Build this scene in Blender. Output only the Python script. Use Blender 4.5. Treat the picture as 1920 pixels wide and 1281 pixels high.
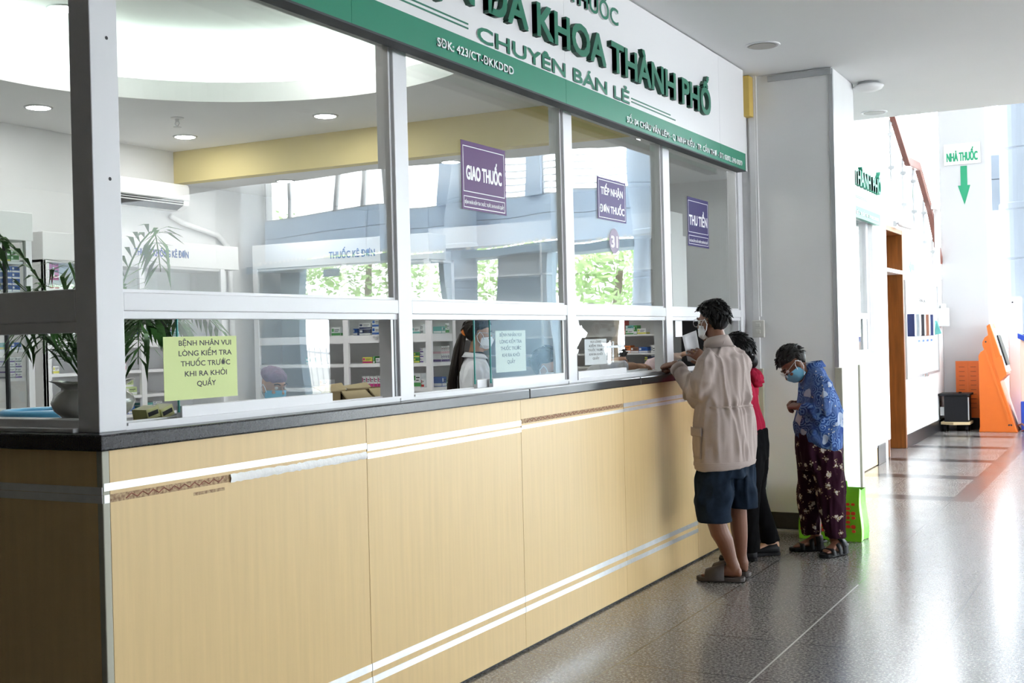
import bpy, bmesh, math, random
from mathutils import Vector as V, Matrix, Quaternion, noise
from math import sin, cos, pi, radians, sqrt, atan2
S = bpy.context.scene
for o in list(bpy.data.objects): bpy.data.objects.remove(o)
C = S.collection
random.seed(7)
# ------------------------------------------------------------------ camera, sky, exposure
CAM = V((2.611, 0.0, 1.47))
yaw, pit, rol = radians(28.048), radians(-.191), radians(-1.4046)
F_ = V((-sin(yaw)*cos(pit), cos(yaw)*cos(pit), sin(pit)))
R_ = V((cos(yaw), sin(yaw), 0)); U_ = R_.cross(F_)
R_, U_ = cos(rol)*R_ + sin(rol)*U_, cos(rol)*U_ - sin(rol)*R_
cd = bpy.data.cameras.new('camera'); cam = bpy.data.objects.new('camera', cd); C.objects.link(cam)
cam.matrix_world = Matrix(((R_.x, U_.x, -F_.x, CAM.x), (R_.y, U_.y, -F_.y, CAM.y), (R_.z, U_.z, -F_.z, CAM.z), (0, 0, 0, 1)))
cd.sensor_width = 36; cd.lens = 2246.5/1920*36; cd.clip_start = .05; cd.clip_end = 200
S.camera = cam
W = bpy.data.worlds.new('overcast_sky'); S.world = W; W.use_nodes = True
bg = W.node_tree.nodes['Background']; bg.inputs[0].default_value = (.90, .96, 1, 1); bg.inputs[1].default_value = 14.0
SUN_E = 0
S.view_settings.view_transform = 'Standard'; S.view_settings.look = 'None'
S.view_settings.gamma = 1; S.view_settings.use_curve_mapping = False
S.view_settings.exposure = 0.38
cy = S.cycles
cy.use_denoising = True; cy.max_bounces = 9; cy.diffuse_bounces = 5; cy.glossy_bounces = 4; cy.transmission_bounces = 4; cy.transparent_max_bounces = 16
cy.caustics_reflective = False; cy.caustics_refractive = False; cy.sample_clamp_indirect = 8

# ------------------------------------------------------------------ materials
MATS = {}
def rgb(h):
    h = h.lstrip('#'); c = [int(h[i:i+2], 16)/255 for i in (0, 2, 4)]
    return tuple(x/12.92 if x <= .04045 else ((x+.055)/1.055)**2.4 for x in c)
def mat(name, col, rough=.5, metal=0, spec=.5, bump=0, bscale=60, var=0, vscale=6, stretch=(1, 1, 1), emit=None, estr=0, coat=0):
    if name in MATS: return MATS[name]
    m = bpy.data.materials.new(name); m.use_nodes = True; MATS[name] = m
    nt = m.node_tree; b = nt.nodes['Principled BSDF']
    if isinstance(col, str): col = rgb(col)
    b.inputs['Base Color'].default_value = (*col, 1); b.inputs['Roughness'].default_value = rough
    b.inputs['Metallic'].default_value = metal; b.inputs['Specular IOR Level'].default_value = spec
    if coat: b.inputs['Coat Weight'].default_value = coat; b.inputs['Coat Roughness'].default_value = .08
    if emit:
        b.inputs['Emission Color'].default_value = (*emit, 1); b.inputs['Emission Strength'].default_value = estr
    if bump or var:
        tc = nt.nodes.new('ShaderNodeTexCoord'); mp = nt.nodes.new('ShaderNodeMapping'); mp.inputs['Scale'].default_value = stretch
        nt.links.new(tc.outputs['Object'], mp.inputs[0])
    if var:
        n = nt.nodes.new('ShaderNodeTexNoise'); n.inputs['Scale'].default_value = vscale; n.inputs['Detail'].default_value = 4
        nt.links.new(mp.outputs[0], n.inputs['Vector'])
        r = nt.nodes.new('ShaderNodeValToRGB'); r.color_ramp.elements[0].position = .3; r.color_ramp.elements[1].position = .7
        r.color_ramp.elements[0].color = (*[c*(1-var) for c in col], 1); r.color_ramp.elements[1].color = (*[min(1, c*(1+var*.6)) for c in col], 1)
        nt.links.new(n.outputs[0], r.inputs[0]); nt.links.new(r.outputs[0], b.inputs['Base Color'])
    if bump:
        n = nt.nodes.new('ShaderNodeTexNoise'); n.inputs['Scale'].default_value = bscale; n.inputs['Detail'].default_value = 3
        nt.links.new(mp.outputs[0], n.inputs['Vector'])
        bp = nt.nodes.new('ShaderNodeBump'); bp.inputs['Strength'].default_value = bump; bp.inputs['Distance'].default_value = .01
        nt.links.new(n.outputs[0], bp.inputs['Height']); nt.links.new(bp.outputs[0], b.inputs['Normal'])
    return m
def glass_mat(name, tint, f0=.04, haze=0.0):
    m = bpy.data.materials.new(name); m.use_nodes = True; MATS[name] = m
    nt = m.node_tree; nt.nodes.remove(nt.nodes['Principled BSDF']); out = nt.nodes['Material Output']
    N = nt.nodes.new; L = nt.links.new
    g = N('ShaderNodeNewGeometry'); d = N('ShaderNodeVectorMath'); d.operation = 'DOT_PRODUCT'
    L(g.outputs['Normal'], d.inputs[0]); L(g.outputs['Incoming'], d.inputs[1])
    a = N('ShaderNodeMath'); a.operation = 'ABSOLUTE'; L(d.outputs['Value'], a.inputs[0])
    s = N('ShaderNodeMath'); s.operation = 'SUBTRACT'; s.inputs[0].default_value = 1; L(a.outputs[0], s.inputs[1])
    p = N('ShaderNodeMath'); p.operation = 'POWER'; p.inputs[1].default_value = 5; L(s.outputs[0], p.inputs[0])
    q = N('ShaderNodeMath'); q.operation = 'MULTIPLY_ADD'; q.inputs[1].default_value = 1-f0; q.inputs[2].default_value = f0; L(p.outputs[0], q.inputs[0])
    t = N('ShaderNodeBsdfTransparent'); t.inputs[0].default_value = (*tint, 1)
    gl = N('ShaderNodeBsdfGlossy'); gl.inputs['Roughness'].default_value = 0.0; gl.inputs[0].default_value = (1, 1, 1, 1)
    tn = N('ShaderNodeTexNoise'); tn.inputs['Scale'].default_value = 1.7; tn.inputs['Detail'].default_value = 0
    tc = N('ShaderNodeTexCoord'); L(tc.outputs['Object'], tn.inputs['Vector'])
    bp = N('ShaderNodeBump'); bp.inputs['Strength'].default_value = .25; bp.inputs['Distance'].default_value = .012
    L(tn.outputs[0], bp.inputs['Height']); L(bp.outputs[0], gl.inputs['Normal'])
    mx = N('ShaderNodeMixShader'); L(q.outputs[0], mx.inputs[0]); L(t.outputs[0], mx.inputs[1]); L(gl.outputs[0], mx.inputs[2])
    L(mx.outputs[0], out.inputs[0]); return m
def tex(m): return m.node_tree, m.node_tree.nodes['Principled BSDF']

M = {}
M['white'] = mat('white_paint', (.80, .80, .80), .6, var=.03, vscale=2)
M['wall'] = mat('wall_paint', (.74, .74, .74), .7, bump=.04, bscale=40, var=.04, vscale=1.5)
M['ceil'] = mat('ceiling_paint', (.80, .80, .80), .75, var=.02, vscale=1)
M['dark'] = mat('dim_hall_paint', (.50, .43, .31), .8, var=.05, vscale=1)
M['alu'] = mat('white_powder_coated_aluminium', (.80, .80, .82), .35, spec=.5, var=.02, vscale=3)
M['alugrey'] = mat('grey_aluminium', (.45, .46, .47), .4, metal=.5, var=.05, vscale=8)
M['rubber'] = mat('dark_rubber_seal', (.03, .035, .04), .6, var=.1)
M['silver'] = mat('silver_tape', (.82, .83, .85), .32, metal=.55, bump=.15, bscale=25, var=.06, vscale=20)
M['tape'] = mat('white_adhesive_tape', (.88, .87, .85), .5, bump=.5, bscale=30, var=.04)
M['stone'] = mat('black_granite', (.022, .023, .026), .22, spec=.5, var=.6, vscale=220)
M['plinth'] = mat('black_tile_skirting', (.02, .02, .022), .3, var=.2, vscale=30)
M['beige'] = mat('beige_plastic_guard', (.46, .45, .36), .5, var=.04)
M['yellow'] = mat('ochre_board', (.60, .42, .10), .6, var=.05)
M['soffit'] = mat('cream_yellow_paint', (.74, .62, .28), .7, var=.05, vscale=2)
M['green'] = mat('sign_green', (.012, .22, .13), .4, var=.03)
M['greendk'] = mat('letter_green', (.012, .17, .10), .35, var=.03)
M['letdark'] = mat('letter_return_dark', (.015, .065, .042), .5, var=.05)
M['signwhite'] = mat('sign_white_panel', (.80, .79, .80), .35, var=.015, vscale=1)
M['lettersilver'] = mat('letter_silver', (.82, .84, .84), .4, var=.02)
M['purple'] = mat('sticker_purple', (.10, .03, .14), .45, spec=.2, var=.04, vscale=3)
M['violet'] = mat('sticker_violet', (.075, .04, .17), .45, spec=.2, var=.04, vscale=3)
M['indigo'] = mat('sticker_indigo', (.04, .03, .13), .45, spec=.2, var=.04, vscale=3)
M['stickerwhite'] = mat('sticker_white', (.85, .84, .86), .4, var=.01)
M['paperY'] = mat('lime_paper', (.70, .80, .36), .7, var=.04, vscale=5)
M['paper'] = mat('white_paper', (.86, .87, .90), .7, var=.03, vscale=8)
M['ink'] = mat('black_ink', (.02, .02, .025), .6, var=.05)
M['inkblue'] = mat('blue_ink', (.05, .12, .35), .6, var=.05)
M['brown'] = mat('varnished_brown_wood', (.22, .075, .015), .35, var=.3, vscale=5, stretch=(6, 6, .5))
M['rail'] = mat('red_brown_handrail', (.20, .06, .04), .35, var=.15, vscale=4)
M['steel'] = mat('brushed_steel', (.62, .63, .64), .3, metal=.9, var=.06, vscale=12)
M['orange'] = mat('orange_powder_coat', (.68, .14, .012), .45, bump=.05, bscale=200, var=.03)
M['black'] = mat('black_plastic', (.010, .010, .012), .5, spec=.2, var=.1)
M['tan'] = mat('tan_wood_board', (.55, .42, .24), .5, var=.1)
M['blue'] = mat('cobalt_blue_panel', (.02, .06, .42), .4, var=.03)
M['peach'] = mat('peach_panel', (.78, .55, .45), .5, var=.03)
M['card'] = mat('cardboard', (.46, .36, .20), .75, bump=.1, bscale=30, var=.08, vscale=6)
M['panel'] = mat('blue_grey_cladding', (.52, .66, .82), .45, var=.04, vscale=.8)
M['panelw'] = mat('cladding_darkened_for_light', (.27, .31, .36), .5, var=.04, vscale=.8)  # same cladding, colour darkened to offset strong daylight on the west part
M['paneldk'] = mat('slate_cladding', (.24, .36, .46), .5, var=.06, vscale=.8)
M['skin'] = mat('tan_skin', (.195, .082, .047), .5, bump=.06, bscale=120, var=.12, vscale=7)
M['skinp'] = mat('light_skin', (.48, .27, .17), .5, bump=.06, bscale=120, var=.08, vscale=7)
M['hair'] = mat('black_hair', (.006, .0055, .0055), .45, spec=.22, bump=.5, bscale=90, var=.3, vscale=40, stretch=(1, 1, .25))
M['hairg'] = mat('greying_black_hair', (.022, .021, .020), .6, spec=.22, bump=.5, bscale=90, var=.7, vscale=45, stretch=(1, 1, .3))
M['hairb'] = mat('dark_brown_hair', (.018, .012, .009), .45, spec=.22, bump=.5, bscale=80, var=.4, vscale=30, stretch=(1, 1, .15))
M['maskw'] = mat('white_mask_cloth', (.82, .84, .88), .7, bump=.1, bscale=80, var=.02)
M['maskb'] = mat('blue_mask_cloth', (.16, .46, .66), .7, bump=.15, bscale=80, var=.06, vscale=9)
M['beigecloth'] = mat('beige_cotton', (.42, .35, .325), .9, spec=.15, bump=.12, bscale=260, var=.05, vscale=9)
M['denim'] = mat('navy_denim', (.014, .024, .042), .9, spec=.1, bump=.25, bscale=300, var=.35, vscale=14)
M['red'] = mat('crimson_fleece', (.42, .02, .055), .9, spec=.1, bump=.2, bscale=160, var=.12, vscale=9)
M['blackcloth'] = mat('black_cotton', (.006, .006, .007), .9, spec=.08, bump=.15, bscale=200, var=.2)
M['coat'] = mat('white_coat_cotton', (.74, .74, .79), .8, bump=.1, bscale=200, var=.03, vscale=8)
M['pinkcloth'] = mat('pale_pink_cotton', (.72, .56, .58), .85, bump=.2, bscale=160, var=.12, vscale=20)
M['sandal'] = mat('grey_brown_rubber', (.06, .048, .045), .65, bump=.15, bscale=90, var=.15)
M['gold'] = mat('gold', (.85, .55, .12), .25, metal=1, var=.05)
M['limebag'] = mat('lime_green_woven_plastic', (.20, .62, .02), .35, bump=.3, bscale=14, var=.08, vscale=9)
M['bagred'] = mat('red_print', (.72, .06, .02), .45, var=.05)
M['ceramic'] = mat('grey_white_ceramic', (.50, .49, .46), .22, coat=.6, var=.05, vscale=4)
M['soil'] = mat('dark_soil', (.035, .025, .016), .95, bump=.6, bscale=60, var=.3)
M['leaf'] = mat('palm_leaf', (.075, .20, .05), .45, var=.4, vscale=9)
M['leaf2'] = mat('tree_leaf', (.42, .62, .22), .55, var=.5, vscale=1.5)
M['bark'] = mat('tree_bark', (.14, .10, .07), .9, var=.3)
M['clear'] = mat('clear_acrylic_grey', (.62, .65, .66), .15, var=.05)
M['earth'] = mat('pale_paving', (.55, .55, .53), .9, var=.08, vscale=.5)
M['hose'] = mat('sky_blue_plastic', (.10, .38, .62), .35, var=.1)
M['lampon'] = mat('lit_downlight_lens', (.9, .9, .9), .5, var=.01, emit=(1, .98, .95), estr=110)
M['cove'] = mat('lit_cove_tube', (.9, .9, .9), .5, var=.01, emit=(.82, 1, .88), estr=13)
M['lampoff'] = mat('frosted_lens', (.38, .36, .34), .4, var=.05)
M['glass'] = glass_mat('window_glass', (.975, .988, .983))
M['glassedge'] = mat('green_glass_edge', (.10, .52, .47), .15, var=.1, vscale=3)
for nm, c in dict(white='#e8e9ea', blue='#2a5db0', navy='#23305e', teal='#6fb9b4', green='#4d9a52', lime='#c3d39a', yellow='#d8d460', straw='#f3eea4', magenta='#c2387e', pink='#e0b9c4', purple='#6c5a96', red='#b23a34', orange='#d9702f', brown='#8a5a44', grey='#8f969b').items():
    M['c_'+nm] = mat('carton_'+nm, c, .45, var=.06, vscale=25)
# maple laminate
def maple():
    m = mat('maple_laminate', (.76, .55, .275), .38, var=.05, vscale=3.0, stretch=(14, 14, .7), bump=.02, bscale=20); return m
M['maple'] = maple()
def glue():
    m = mat('brown_glue_residue', (.36, .22, .10), .6); nt, b = tex(m)
    tc = nt.nodes.new('ShaderNodeTexCoord'); w = nt.nodes.new('ShaderNodeTexNoise'); w.inputs['Scale'].default_value = 90; w.inputs['Detail'].default_value = 5
    r = nt.nodes.new('ShaderNodeValToRGB'); r.color_ramp.elements[0].color = (.24, .12, .05, 1); r.color_ramp.elements[1].color = (.55, .38, .20, 1)
    r.color_ramp.elements[0].position = .35; r.color_ramp.elements[1].position = .65
    nt.links.new(tc.outputs['Object'], w.inputs['Vector']); nt.links.new(w.outputs[0], r.inputs[0]); nt.links.new(r.outputs[0], b.inputs['Base Color']); return m
M['glue'] = glue()
M['gluered'] = mat('red_brown_glue_bead', (.30, .08, .04), .5, var=.15)
def terrazzo():
    m = mat('polished_granite_tiles', (.2, .2, .2), .22); nt, b = tex(m); N = nt.nodes.new; L = nt.links.new
    tc = N('ShaderNodeTexCoord'); sep = N('ShaderNodeSeparateXYZ'); L(tc.outputs['Object'], sep.inputs[0])
    n1 = N('ShaderNodeTexNoise'); n1.inputs['Scale'].default_value = 75; n1.inputs['Detail'].default_value = 5; n1.inputs['Roughness'].default_value = .75; L(tc.outputs['Object'], n1.inputs['Vector'])
    r1 = N('ShaderNodeValToRGB'); e = r1.color_ramp.elements; e[0].position = .40; e[0].color = (.075, .070, .070, 1); e[1].position = .62; e[1].color = (.38, .36, .34, 1)
    k = e.new(.5); k.color = (.175, .165, .160, 1); L(n1.outputs[0], r1.inputs[0])
    # joint mask on a grid of ~0.62 x 0.64 m
    def math(op, a, bb=None, cc=None):
        q = N('ShaderNodeMath'); q.operation = op
        for i, v in enumerate((a, bb, cc)):
            if v is None: continue
            if isinstance(v, (int, float)): q.inputs[i].default_value = v
            else: L(v, q.inputs[i])
        return q.outputs[0]
    def line(axis, off, size, wd):
        u = math('DIVIDE', math('SUBTRACT', axis, off), size); fr = math('ABSOLUTE', math('SUBTRACT', math('FRACT', u), .5))
        return math('GREATER_THAN', fr, .5-wd/size)
    jx = line(sep.outputs[0], 1.10, .62, .0045); jy = line(sep.outputs[1], 5.58, .645, .0045); j = math('MAXIMUM', jx, jy)
    # dark cross bands and one red-brown band beyond the ceiling edge
    bt = math('GREATER_THAN', math('FRACT', math('DIVIDE', math('SUBTRACT', sep.outputs[1], 10.63), 1.545)), 1-.28/1.545)
    bt2 = math('MULTIPLY', math('GREATER_THAN', math('FRACT', math('DIVIDE', math('SUBTRACT', sep.outputs[1], 10.91), 1.545)), 1-.28/1.545), math('GREATER_THAN', sep.outputs[1], 10.4))
    bt2 = math('MULTIPLY', bt2, math('LESS_THAN', sep.outputs[0], 1.09))
    br = math('MULTIPLY', math('MULTIPLY', math('GREATER_THAN', sep.outputs[0], 1.09), math('LESS_THAN', sep.outputs[0], 1.27)), math('GREATER_THAN', sep.outputs[1], 10.63))
    def mix(f, a, bcol, blend='MIX'):
        x = N('ShaderNodeMix'); x.data_type = 'RGBA'; x.blend_type = blend
        L(f, x.inputs[0]) if not isinstance(f, (int, float)) else None
        L(a, x.inputs[6]); x.inputs[7].default_value = bcol; return x.outputs[2]
    c = mix(bt2, r1.outputs[0], (.035, .035, .038, 1)); c = mix(br, c, (.13, .075, .06, 1)); 
    wl = math('MULTIPLY', math('MULTIPLY', math('GREATER_THAN', sep.outputs[0], 1.0955), math('LESS_THAN', sep.outputs[0], 1.1045)), math('LESS_THAN', sep.outputs[1], 7.0))
    c = mix(j, c, (.07, .07, .07, 1)); c = mix(wl, c, (.55, .54, .52, 1)); L(c, b.inputs['Base Color'])
    n2 = N('ShaderNodeTexNoise'); n2.inputs['Scale'].default_value = 2.2; n2.inputs['Detail'].default_value = 4; L(tc.outputs['Object'], n2.inputs['Vector'])
    mr = N('ShaderNodeMapRange'); mr.inputs['To Min'].default_value = .14; mr.inputs['To Max'].default_value = .26; L(n2.outputs[0], mr.inputs[0]); L(mr.outputs[0], b.inputs['Roughness'])
    b.inputs['Specular IOR Level'].default_value = .6
    return m
M['floor'] = terrazzo()
def pattern(name, base, cols, scale, dist=.6):
    """printed cloth: blobs, rings and swirls of several colours on a ground colour"""
    m = mat(name, base, .9, spec=.12); nt, b = tex(m); N = nt.nodes.new; L = nt.links.new
    tc = N('ShaderNodeTexCoord'); ns = N('ShaderNodeTexNoise'); ns.inputs['Scale'].default_value = scale*.5; L(tc.outputs['Object'], ns.inputs['Vector'])
    ad = N('ShaderNodeMix'); ad.data_type = 'RGBA'; ad.blend_type = 'LINEAR_LIGHT'; ad.inputs[0].default_value = .06*dist; L(tc.outputs['Object'], ad.inputs[6]); L(ns.outputs['Color'], ad.inputs[7])
    return m, nt, b, N, L, ad.outputs[2]
def paisley():
    m, nt, b, N, L, vec = pattern('blue_paisley_cotton', (.08, .16, .42), None, 14)
    v = N('ShaderNodeTexVoronoi'); v.inputs['Scale'].default_value = 19; L(vec, v.inputs['Vector'])
    w = N('ShaderNodeMath'); w.operation = 'MULTIPLY'; w.inputs[1].default_value = 22; L(v.outputs['Distance'], w.inputs[0])
    s = N('ShaderNodeMath'); s.operation = 'SINE'; L(w.outputs[0], s.inputs[0])
    r = N('ShaderNodeValToRGB'); e = r.color_ramp.elements; e[0].position = 0; e[0].color = (.012, .03, .12, 1); e[1].position = 1; e[1].color = (.19, .30, .50, 1)
    for p, c in ((.22, (.018, .05, .20)), (.34, (.05, .12, .36)), (.62, (.075, .16, .43)), (.84, (.13, .23, .48))):
        q = e.new(p); q.color = (*c, 1)
    h = N('ShaderNodeMath'); h.operation = 'MULTIPLY_ADD'; h.inputs[1].default_value = .5; h.inputs[2].default_value = .5; L(s.outputs[0], h.inputs[0]); L(h.outputs[0], r.inputs[0])
    v2 = N('ShaderNodeTexVoronoi'); v2.inputs['Scale'].default_value = 34; L(vec, v2.inputs['Vector'])
    g = N('ShaderNodeMath'); g.operation = 'LESS_THAN'; g.inputs[1].default_value = .20; L(v2.outputs['Distance'], g.inputs[0])
    n3 = N('ShaderNodeTexNoise'); n3.inputs['Scale'].default_value = 9; L(vec, n3.inputs['Vector'])
    g3 = N('ShaderNodeMath'); g3.operation = 'GREATER_THAN'; g3.inputs[1].default_value = .56; L(n3.outputs[0], g3.inputs[0])
    gg = N('ShaderNodeMath'); gg.operation = 'MULTIPLY'; L(g.outputs[0], gg.inputs[0]); L(g3.outputs[0], gg.inputs[1])
    n5 = N('ShaderNodeTexNoise'); n5.inputs['Scale'].default_value = 5; n5.inputs['Detail'].default_value = 3; L(vec, n5.inputs['Vector'])
    r5 = N('ShaderNodeValToRGB'); r5.color_ramp.elements[0].position = .35; r5.color_ramp.elements[0].color = (.028, .065, .24, 1); r5.color_ramp.elements[1].position = .65; r5.color_ramp.elements[1].color = (.105, .175, .36, 1); L(n5.outputs[0], r5.inputs[0])
    n6 = N('ShaderNodeTexNoise'); n6.inputs['Scale'].default_value = 11; L(vec, n6.inputs['Vector'])
    m6 = N('ShaderNodeMapRange'); m6.inputs['From Min'].default_value = .42; m6.inputs['From Max'].default_value = .58; m6.inputs['To Min'].default_value = .15; m6.inputs['To Max'].default_value = .85; L(n6.outputs[0], m6.inputs[0])
    x5 = N('ShaderNodeMix'); x5.data_type = 'RGBA'; L(m6.outputs[0], x5.inputs[0]); L(r5.outputs[0], x5.inputs[6]); L(r.outputs[0], x5.inputs[7])
    x = N('ShaderNodeMix'); x.data_type = 'RGBA'; L(gg.outputs[0], x.inputs[0]); L(x5.outputs[2], x.inputs[6]); x.inputs[7].default_value = (.56, .56, .52, 1)
    n4 = N('ShaderNodeTexNoise'); n4.inputs['Scale'].default_value = 6.5; n4.inputs['Detail'].default_value = 1; L(vec, n4.inputs['Vector'])
    g4 = N('ShaderNodeMath'); g4.operation = 'GREATER_THAN'; g4.inputs[1].default_value = .63; L(n4.outputs[0], g4.inputs[0])
    x2 = N('ShaderNodeMix'); x2.data_type = 'RGBA'; L(g4.outputs[0], x2.inputs[0]); L(x.outputs[2], x2.inputs[6]); x2.inputs[7].default_value = (.40, .47, .60, 1)
    L(x2.outputs[2], b.inputs['Base Color']); return m
M['paisley'] = paisley()
def floral():
    m, nt, b, N, L, vec = pattern('maroon_floral_cotton', (.03, .008, .018), None, 20, .4)
    v = N('ShaderNodeTexVoronoi'); v.inputs['Scale'].default_value = 16; L(vec, v.inputs['Vector'])
    v2 = N('ShaderNodeTexVoronoi'); v2.inputs['Scale'].default_value = 70; L(vec, v2.inputs['Vector'])
    a = N('ShaderNodeMath'); a.operation = 'MULTIPLY_ADD'; a.inputs[1].default_value = .45; L(v2.outputs['Distance'], a.inputs[0]); L(v.outputs['Distance'], a.inputs[2])
    r = N('ShaderNodeValToRGB'); r.color_ramp.interpolation = 'CONSTANT'; e = r.color_ramp.elements; e[0].position = 0; e[0].color = (.42, .30, .10, 1); e[1].position = .22; e[1].color = (.52, .47, .42, 1)
    for p, c in ((.47, (.20, .13, .07)), (.54, (.03, .007, .018))):
        q = e.new(p); q.color = (*c, 1)
    L(a.outputs[0], r.inputs[0]); L(r.outputs[0], b.inputs['Base Color']); return m
M['floral'] = floral()
# ------------------------------------------------------------------ mesh helpers
X3, Y3, Z3 = V((1, 0, 0)), V((0, 1, 0)), V((0, 0, 1))
class G:
    def __init__(s): s.v = []; s.f = []; s.m = []; s.k = 0
    def add(s, vs, fs):
        n = len(s.v); s.v += [V(v) for v in vs]
        for f in fs: s.f.append([i+n for i in f]); s.m.append(s.k)
        return s
    def box(s, x0, x1, y0, y1, z0, z1):
        x0, x1 = min(x0, x1), max(x0, x1); y0, y1 = min(y0, y1), max(y0, y1); z0, z1 = min(z0, z1), max(z0, z1)
        return s.add([(x0, y0, z0), (x1, y0, z0), (x1, y1, z0), (x0, y1, z0), (x0, y0, z1), (x1, y0, z1), (x1, y1, z1), (x0, y1, z1)],
                     [(3, 2, 1, 0), (4, 5, 6, 7), (0, 1, 5, 4), (1, 2, 6, 5), (2, 3, 7, 6), (3, 0, 4, 7)])
    def obox(s, c, ax, ay, az):
        c = V(c); P = [c+i*V(ax)+j*V(ay)+k*V(az) for k in (-1, 1) for i, j in ((-1, -1), (1, -1), (1, 1), (-1, 1))]
        return s.add(P, [(3, 2, 1, 0), (4, 5, 6, 7), (0, 1, 5, 4), (1, 2, 6, 5), (2, 3, 7, 6), (3, 0, 4, 7)])
    def prism(s, pts, d):
        """closed polygon (3-D points) swept along d"""
        n = len(pts); P = [V(p) for p in pts]; d = V(d)
        nrm = sum(((P[i]-P[0]).cross(P[(i+1) % n]-P[0]) for i in range(1, n)), V())
        if nrm.dot(d) < 0: P.reverse()
        Q = [p+d for p in P]
        return s.add(P+Q, [tuple(range(n-1, -1, -1)), tuple(range(n, 2*n))]+[(i, (i+1) % n, n+(i+1) % n, n+i) for i in range(n)])
    def loft(s, rings, n=24, p=1.0, cap=True):
        """rings: (centre, half axis a, half axis b); p<1 squares the section"""
        vs = []; fs = []
        for c, a, b in rings:
            c, a, b = V(c), V(a), V(b)
            for i in range(n):
                t = 2*pi*i/n; q, r = cos(t), sin(t)
                q = math.copysign(abs(q)**p, q); r = math.copysign(abs(r)**p, r)
                vs.append(c+a*q+b*r)
        m = len(rings)
        for j in range(m-1):
            for i in range(n): fs.append((j*n+i, j*n+(i+1) % n, (j+1)*n+(i+1) % n, (j+1)*n+i))
        if cap:
            fs.append(tuple(range(n-1, -1, -1))); fs.append(tuple((m-1)*n+i for i in range(n)))
        a, b = V(rings[0][1]), V(rings[0][2]); d = V(rings[-1][0])-V(rings[0][0])
        if a.cross(b).dot(d) < 0: fs = [tuple(reversed(f)) for f in fs]
        return s.add(vs, fs)
    def tube(s, pts, rad, n=12, ends=True):
        P = [V(p) for p in pts]; R = list(rad) if isinstance(rad, (list, tuple)) else [rad]*len(P)
        if ends:
            d0 = (P[0]-P[1]).normalized(); d1 = (P[-1]-P[-2]).normalized()
            P = [P[0]+d0*R[0]*.85, P[0]+d0*R[0]*.5]+P+[P[-1]+d1*R[-1]*.5, P[-1]+d1*R[-1]*.85]
            R = [R[0]*.35, R[0]*.82]+R+[R[-1]*.82, R[-1]*.35]
        u = None; rings = []
        for i, p in enumerate(P):
            t = (P[min(i+1, len(P)-1)]-P[max(i-1, 0)]).normalized()
            if u is None: u = t.orthogonal().normalized()
            u = (u-t*u.dot(t)).normalized(); w = t.cross(u)
            rings.append((p, u*R[i], w*R[i]))
        return s.loft(rings, n)
    def ell(s, c, rx, ry, rz, ax=X3, ay=Y3, az=Z3, n=20, m=14):
        rings = []
        for j in range(m+1):
            t = -pi/2+pi*j/m; k = max(cos(t), .02)
            rings.append((V(c)+V(az)*rz*sin(t), V(ax)*rx*k, V(ay)*ry*k))
        return s.loft(rings, n)
    def lathe(s, prof, c=(0, 0, 0), n=32):
        return s.loft([(V(c)+Z3*z, X3*r, Y3*r) for r, z in prof], n)
    def disc(s, c, r, nrm=Z3, t=.004, n=28):
        nrm = V(nrm).normalized(); a = nrm.orthogonal().normalized(); b = nrm.cross(a)
        return s.loft([(V(c), a*r, b*r), (V(c)+nrm*t, a*r, b*r)], n)
    def ring(s, c, r, t, nrm=Z3, n=36, k=8):
        nrm = V(nrm).normalized(); a = nrm.orthogonal().normalized(); b = nrm.cross(a); vs = []; fs = []
        for i in range(n):
            d = a*cos(2*pi*i/n)+b*sin(2*pi*i/n)
            for j in range(k): vs.append(V(c)+d*(r+t*cos(2*pi*j/k))+nrm*t*sin(2*pi*j/k))
        for i in range(n):
            for j in range(k): fs.append((i*k+j, ((i+1) % n)*k+j, ((i+1) % n)*k+(j+1) % k, i*k+(j+1) % k))
        return s.add(vs, fs)
    def xf(s, mtx, start=0):
        for i in range(start, len(s.v)): s.v[i] = mtx @ s.v[i]
        return s
INFO = {}          # object -> world matrix of its thing, so parts can be given in world metres
def base_matrix(o): return INFO[o.name]
def obj(name, g, ms, parent=None, smooth=False, bevel=0, local=False, loc=None, kind=None, seg=2):
    me = bpy.data.meshes.new(name); vs = g.v
    if parent is not None:
        mw = INFO[parent.name]
        if not local: inv = mw.inverted(); vs = [inv @ v for v in vs]
    elif loc is not None and not local:
        vs = [v-V(loc) for v in vs]
    me.from_pydata([tuple(v) for v in vs], [], g.f)
    for m in (ms if isinstance(ms, (list, tuple)) else [ms]): me.materials.append(m)
    if len(me.materials) > 1: me.polygons.foreach_set('material_index', g.m)
    if smooth: me.polygons.foreach_set('use_smooth', [True]*len(me.polygons))
    me.update()
    o = bpy.data.objects.new(name, me); C.objects.link(o)
    if parent is not None: o.parent = parent; INFO[o.name] = INFO[parent.name]
    elif loc is not None: o.location = loc; INFO[o.name] = Matrix.Translation(V(loc))
    else: INFO[o.name] = Matrix.Identity(4)
    if bevel:
        b = o.modifiers.new('bevel', 'BEVEL'); b.width = bevel; b.segments = seg; b.limit_method = 'ANGLE'; b.angle_limit = radians(40)
        if not smooth and seg > 1: me.polygons.foreach_set('use_smooth', [False]*len(me.polygons))
    if kind: o['kind'] = kind
    return o
def tag(o, label, cat, group=None):
    o['label'] = label; o['category'] = cat
    if group: o['group'] = group
    return o
def thing(name, label, cat, loc=(0, 0, 0), rot=0, group=None):
    o = bpy.data.objects.new(name, None); C.objects.link(o); o.empty_display_size = .1
    o.location = loc; o.rotation_euler = (0, 0, rot); INFO[o.name] = Matrix.Translation(V(loc)) @ Matrix.Rotation(rot, 4, 'Z')
    return tag(o, label, cat, group)
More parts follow.
